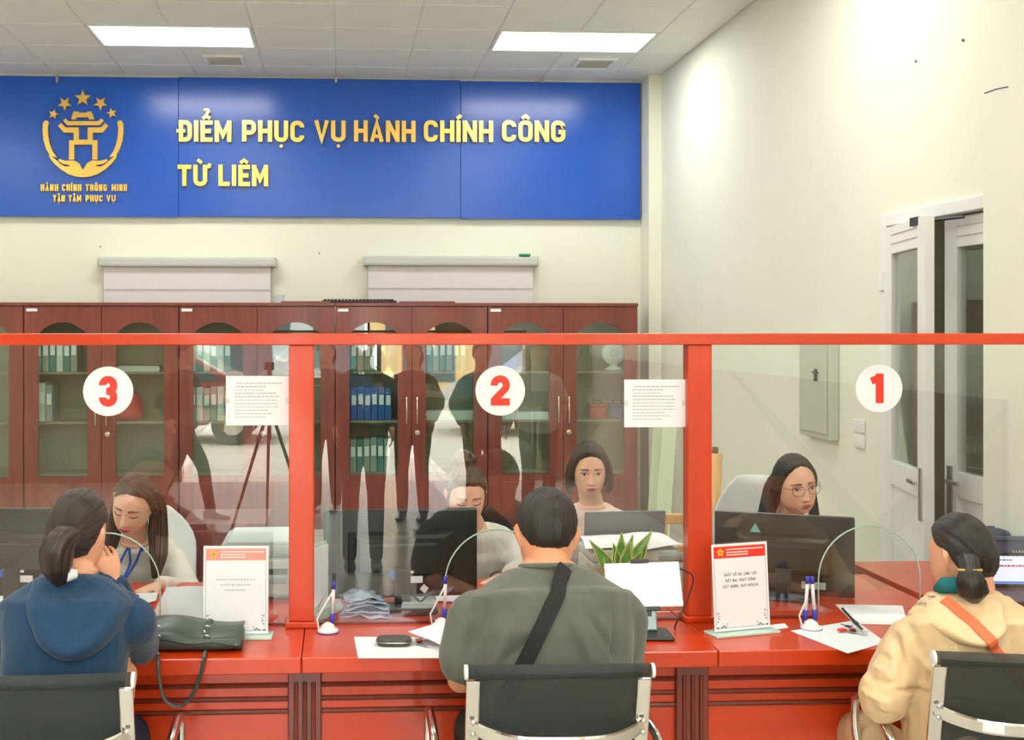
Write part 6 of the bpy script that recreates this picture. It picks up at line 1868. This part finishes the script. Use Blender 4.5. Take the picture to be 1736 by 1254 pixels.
pe = thing('ballpoint_pen', 'thin dark pen lying across the sheets at number 1', 'pen', atz(1442, 1050, Z_TOP)+V(0, 0, .006))
pA = atz(1428, 1035, Z_TOP)+V(0, 0, .008); pB = atz(1462, 1072, Z_TOP)+V(0, 0, .009)
obj('barrel', MB().tube([pA, pB], .0035, 8), BLACK_P, pe, world=True, smooth=True)
obj('tip', MB().tube([pB, pB+(pB-pA).normalized()*.012], [.003, .0008], 8), STEEL, pe, world=True)
# black handbag on the counter with its handle hanging over the edge
hb0 = atz(335, 1098, Z_TOP)
hb = thing('handbag', 'black leather handbag lying on the counter with its strap hanging down', 'handbag', hb0)
LEATHER = mat('black_green_leather', rgb(54, 70, 64), .36, vary=.12, scale=10, bump=.05, bscale=90)
def hb_w(px, py, Y): return at(px, py, Y)-hb0
rings = []
cl = atz(252, 1096, Z_TOP)-hb0; cr_ = atz(412, 1096, Z_TOP)-hb0
for i in range(15):
    u = i/14; c = cl*(1-u)+cr_*u
    h = .070+.008*math.sin(6*u)-.012*u; d = .075+.006*math.sin(4*u+1)
    ring = []
    for a in [2*PI*q/20 for q in range(20)]:
        y = d*math.copysign(abs(math.cos(a))**.6, math.cos(a)); z = h/2+h/2*math.copysign(abs(math.sin(a))**.7, math.sin(a))
        z *= (1.0 if y > 0 else .78)
        k = .86 if i in (0, 14) else 1
        ring.append(c+V(0, y*k+.01, max(.002, z*k)+.004*noise.noise(V(u*9, y*30, z*20))))
    rings.append(ring)
obj('bag_body', MB().loft(rings), LEATHER, hb, smooth=True)
m = MB(); fl = []
for i in range(15):
    u = i/14; c = cl*(1-u)+cr_*u; h = .074+.008*math.sin(6*u)-.012*u
    fl.append([c+V(.0, .08, h*.95), c+V(0, .01, h*1.06), c+V(0, -.05, h*.72+.006*math.sin(9*u)), c+V(0, -.072, h*.48+.005*math.sin(11*u)), c+V(0, -.070, h*.42+.005*math.sin(11*u)), c+V(0, -.046, h*.66), c+V(0, .01, h*.99), c+V(0, .08, h*.90)])
obj('flap', MB().loft(fl), LEATHER, hb, smooth=True)
for px in (268, 350):
    for k_ in range(3):
        rc = hb_w(px + (2, -3, 1)[k_], 1066 + 8*k_, 3.285 - .02*k_) + V(0, -.008, .004)
        ex_ = V(1, 0, 0) if k_ % 2 == 0 else V(.35, -.93, 0)
        obj('chain_ring', MB().tube([rc + ex_*.0085*math.cos(a) + V(0, -.5, .86)*.0105*math.sin(a) for a in [2*PI*e/16 for e in range(17)]], .0026, 8), CHROME, hb, smooth=True)
    obj('tab', MB().tube([hb_w(px+8, 1053, 3.33), hb_w(px+2, 1060, 3.31)], .010, 8), LEATHER, hb, smooth=True)
loop, _ = catmull([hb_w(267, 1106, 3.20), hb_w(268, 1116, 3.145), hb_w(270, 1150, 3.14), hb_w(280, 1185, 3.14), hb_w(303, 1197, 3.14), hb_w(325, 1180, 3.14), hb_w(340, 1145, 3.14), hb_w(346, 1116, 3.145), hb_w(349, 1106, 3.20)], [0]*9, 6)
obj('handle', MB().tube(loop, .006, 8, flat=(.0045, .009, (1, 0, 0))), LEATHER, hb)
# laptop with a lit screen and plastic baskets on the side table
q0 = V(xa(1706, 3.92), 3.92, .725)
lt = thing('laptop', 'laptop showing a pale lavender page to the right of the beige jacket', 'laptop', q0, math.radians(-6))
zt = at(1700, 944, 3.92).z-.725; 
obj('base', MB().box((-.17, -.20, 0), (.17, .0, .016)), DARK_P, lt, bevel=.004)
Mx = Matrix.Translation((0, .0, .016)) @ Matrix.Rotation(math.radians(-14), 4, 'X')
obj('lid', MB().boxm((.345, .008, zt-.005), Mx @ Matrix.Translation((0, .004, zt/2))), BLACK_P, lt, bevel=.003)
hh = zt-.03
sc_ = obj('screen', MB().boxm((.325, .001, hh), Mx @ Matrix.Translation((0, -.001, zt/2+.002))), mat('lavender_screen', rgb(214, 218, 246), .3, emit=((.70, .72, 1.0, 1), .75)), lt)
obj('task_bar', MB().boxm((.325, .001, .008), Mx @ Matrix.Translation((0, -.002, .022))), mat('blue_screen_bar', rgb(60, 110, 200), .3, emit=((.2, .4, .9, 1), .4)), sc_)
m = MB(); rnd = random.Random(9)
for zz, x0_, x1_ in ((zt*.62, -.10, .12),):
    x = x0_
    while x < x1_: L = rnd.uniform(.006, .018); m.boxm((L, .0006, .006), Mx @ Matrix.Translation((x+L/2, -.0022, zz))); x += L+.003
obj('red_heading', m, RED, sc_)
m = MB()
for zz, x0_, x1_ in ((zt*.90, -.06, .10), (zt*.78, -.02, .03), (zt*.40, -.12, -.04)):
    x = x0_
    while x < x1_: L = rnd.uniform(.006, .018); m.boxm((L, .0006, .004), Mx @ Matrix.Translation((x+L/2, -.0022, zz))); x += L+.003
obj('page_text', m, INK_D, sc_)
bq = V(xa(1715, 4.30), 4.30, .725)
bs = thing('plastic_basket', 'blue-grey perforated plastic basket behind the lavender laptop', 'basket', bq)
BASK = mat('blue_grey_plastic', rgb(78, 92, 124), .5)
bt = at(1715, 902, 4.30).z-.725; bw = .16
for s in (-1, 1):
    obj('side_wall', MB().box((s*bw, -.10, 0), (s*(bw-.006), .12, bt)), BASK, bs)
    obj('end_wall', MB().box((-bw+.006, .01+s*.11, 0), (bw-.006, .01+s*.104, bt)), BASK, bs)
obj('floor_panel', MB().box((-bw, -.10, 0), (bw, .12, .006)), BASK, bs)
obj('rim', MB().box((-bw-.008, -.108, bt-.012), (bw+.008, -.096, bt+.004)).box((-bw-.008, .116, bt-.012), (bw+.008, .128, bt+.004)).box((-bw-.008, -.096, bt-.012), (-bw+.004, .116, bt+.004)).box((bw-.004, -.096, bt-.012), (bw+.008, .116, bt+.004)), BASK, bs, bevel=.003)
for k in range(6):
    obj('slot', MB().boxm((.005, .002, .035), Matrix.Translation((-.05+k*.013, -.101, bt*.55)) @ Matrix.Rotation(-.6, 4, 'Y')), GREY_P, bs)
for k, (dx, lb) in enumerate(((-.05, 'dark rolled cloth in the basket, nearer the doorway'), (.07, 'dark rolled cloth in the basket, nearer the picture edge'))):
    o = thing('rolled_cloth', lb, 'cloth', bq+V(dx, .02, .008))
    rg = []
    for i in range(9):
        u = i/8; rg.append([V(-.05+.1*u, .035*math.cos(a)*(1-.25*abs(2*u-1)), bt*.5+(bt*.55)*math.sin(a)*(1-.2*abs(2*u-1)**2)) for a in [2*PI*e/14 for e in range(14)]])
    obj('roll', MB().loft(rg), mat('slate_cloth', rgb(70, 80, 100), .8), o, smooth=True)
# ================================================================== WHAT THE GLASS REFLECTS: the hall behind the camera and the street
structure('ground_street', MB().box((-30, -45, -.16), (30, Y_FRONT - .2, -.06)), tile_mat('street_paving', rgb(196, 186, 166), rgb(184, 176, 158), rgb(130, 122, 110), 1.2, .8, .02))
FAC = [mat('facade_cream', rgb(196, 188, 160), .8), mat('facade_grey', rgb(150, 152, 150), .8), mat('facade_ochre', rgb(188, 160, 110), .8)]
WIN = mat('facade_window', rgb(50, 62, 66), .2)
for i, (x0, x1, h, c) in enumerate(((-22, -9, 7, 0), (-8.8, 1, 9, 1), (1.2, 9, 6.5, 2), (9.2, 22, 8, 0))):
    b = thing('building', ('cream', 'grey', 'ochre', 'wide cream')[i] + ' shop house across the street, seen only as a reflection', 'building', ((x0+x1)/2, -24, -.06))
    obj('wall', MB().box((x0, -28, -.06), (x1, -24, h)), FAC[c], b, world=True)
    n = int((x1-x0)//2.4)
    for k in range(n):
        xx = x0+.6+k*2.4
        for zz in (.2, 3.4):
            if zz+2 < h: obj('window', MB().box((xx, -24.02, zz), (xx+1.5, -23.96, zz+(2.4 if zz < 1 else 1.7))), WIN, b, world=True)
    obj('shop_sign', MB().box((x0+.4, -23.95, 2.75), (x1-.4, -23.8, 3.25)), [RED, MATS['green_plastic'], FB, RED][i], b, world=True)
def car(label, x, y, m):
    t = thing('car', label, 'car', (x, y, -.06), 0, 'parked cars in the street')
    prof = [(-2.1, .35), (-2.15, .62), (-1.9, .82), (-1.25, .92), (-.65, 1.38), (.75, 1.40), (1.45, .98), (2.05, .88), (2.15, .55), (2.1, .35), (1.75, .30), (1.62, .58), (1.38, .66), (1.14, .58), (1.02, .30), (-1.02, .30), (-1.14, .58), (-1.38, .66), (-1.62, .58), (-1.75, .30)]
    obj('bodywork', MB().prism(prof, -.85, .85, lambda a, b, d: V(a, d, b)), m, t, bevel=.06, seg=3)
    for s in (-1, 1):
        obj('side_window', MB().prism([(-1.1, .93), (-.6, 1.31), (.05, 1.33), (.05, .95)], s*.852, s*.856, lambda a, b, d: V(a, d, b)), WIN, t)
        obj('side_window', MB().prism([(.12, .95), (.12, 1.33), (.7, 1.33), (1.25, .97)], s*.852, s*.856, lambda a, b, d: V(a, d, b)), WIN, t)
        for wx in (-1.38, 1.38):
            wh = obj('wheel', MB().lathe([(.2, -.1), (.31, -.1), (.33, -.06), (.33, .06), (.31, .1), (.2, .1)], (wx, s*.78, .33), 24, Matrix.Rotation(PI/2, 3, 'X')), BLACK_P, t)
            obj('hub_cap', MB().lathe([(.2, -.02), (.18, .02), (.04, .03)], (wx, s*.86, .33), 16, Matrix.Rotation(-s*PI/2, 3, 'X')), STEEL, wh)
car('dark wine-red car parked outside, seen as a reflection behind the left notice', -3.0, -10.5, mat('wine_red_paint', rgb(110, 40, 44), .25, coat=.6))
car('white car parked outside, seen as a reflection', 3.9, -11.5, mat('white_car_paint', rgb(226, 226, 222), .25, coat=.6))
def bystander(label, x, y, face, top, tr, hair_m, long_hair=False, walk=0, sleeve='long', hgt=1.62, arm_fwd=.1):
    k = hgt/1.66; f = Matrix.Rotation(math.radians(face), 3, 'Z') @ V(0, 1, 0); s = Matrix.Rotation(math.radians(face), 3, 'Z') @ V(1, 0, 0)
    b = V(x, y, 0)
    hip = b+V(0, 0, .90*k); neck = b+V(0, 0, 1.37*k)+f*.01; hd = b+V(0, 0, 1.53*k)+f*.03
    arms = {sd: dict(elbow=b+s*sd*.235+f*(-.02+walk*.1*sd)+V(0, 0, 1.08*k), wrist=b+s*sd*.20+f*(arm_fwd+walk*.16*sd)+V(0, 0, .86*k+arm_fwd*.6), hand=f*.3-V(0, 0, 1), palm=-s*sd, thumb=sd, curl=18) for sd in (-1, 1)}
    leg = {sd: (b+s*sd*.09+f*(.06+walk*.16*-sd)+V(0, 0, .49*k), b+s*sd*.095+f*(walk*.30*-sd)+V(0, 0, .09)) for sd in (-1, 1)}
    p = Person(label, b, hd, rotm(0, 8, 0, face), neck, hip, .185*k, face, arms, k=1.0, skin=SKIN_B, stand=True, legpts=leg, group='people standing in the hall, reflected in the glass')
    p.cloth('top', top, sleeve=sleeve, voxel=.012, amp=.005)
    p.trousers(tr, SHOE)
    h = Hair().add(*hair_cap(p.M, [(0, 42), (40, 34), (62, 22), (78, 6), (92, 3), (106, -16), (130, -34), (180, -44)], .013, 1.0, nu=48, nv=32))
    if long_hair: h.lock([p.M @ V(0, -.075, .03), p.M @ V(0, -.10, -.07), p.M @ V(0, -.11, -.2)], [.07, .08, .04], squash=(1, .5), up=s)
    p.hair(h, hair_m)
    return p
TMAR = mat('maroon_cloth', rgb(92, 46, 40), .85); TTEAL = mat('teal_cloth', rgb(50, 110, 104), .85); TWH = mat('white_shirt_cloth', rgb(208, 204, 196), .85); TBR = mat('brown_cloth', rgb(96, 66, 52), .85)
bystander('bystander in maroon walking past, reflected below the left notice', -1.42, -3.0, -75, TMAR, TDARK, HAIR_BLACK, walk=1)
bystander('bystander in brown, reflected beside the left red post', -.12, -3.2, 10, TBR, TDARK, HAIR_BLACK, True)
bystander('photographer in dark clothes standing behind the camera, reflected left of number 2', .17, -.75, 0, mat('charcoal_cloth', rgb(40, 42, 44), .85), TDARK, HAIR_BLACK, hgt=1.72, arm_fwd=.2)
bystander('bystander in rust brown, reflected left of number 2', .66, -2.7, 15, mat('rust_cloth', rgb(120, 58, 44), .85), MATS['maroon_cloth'], HAIR_BROWN, True)
bystander('bystander in teal, reflected just left of number 2', 1.22, -2.3, -10, TTEAL, TDARK, HAIR_BLACK)
bystander('bystander in a white shirt, reflected behind number 2', 1.75, -2.5, 5, TWH, TDARK, HAIR_BLACK, sleeve='short')
tr = thing('tripod', 'black camera tripod in the hall, seen as a reflection left of the red post', 'tripod', (-.6, -2.4, 0))
obj('column', MB().tube([(0, 0, .75), (0, 0, 1.35)], .016, 10), BLACK_P, tr)
obj('head', MB().box((-.04, -.04, 1.35), (.04, .04, 1.42)), BLACK_P, tr, bevel=.008)
for k in range(3):
    a = 2*PI*k/3+.4
    obj('leg', MB().tube([(0, 0, 1.05), (.38*math.cos(a), .38*math.sin(a), .01)], [.016, .011], 8), BLACK_P, tr)
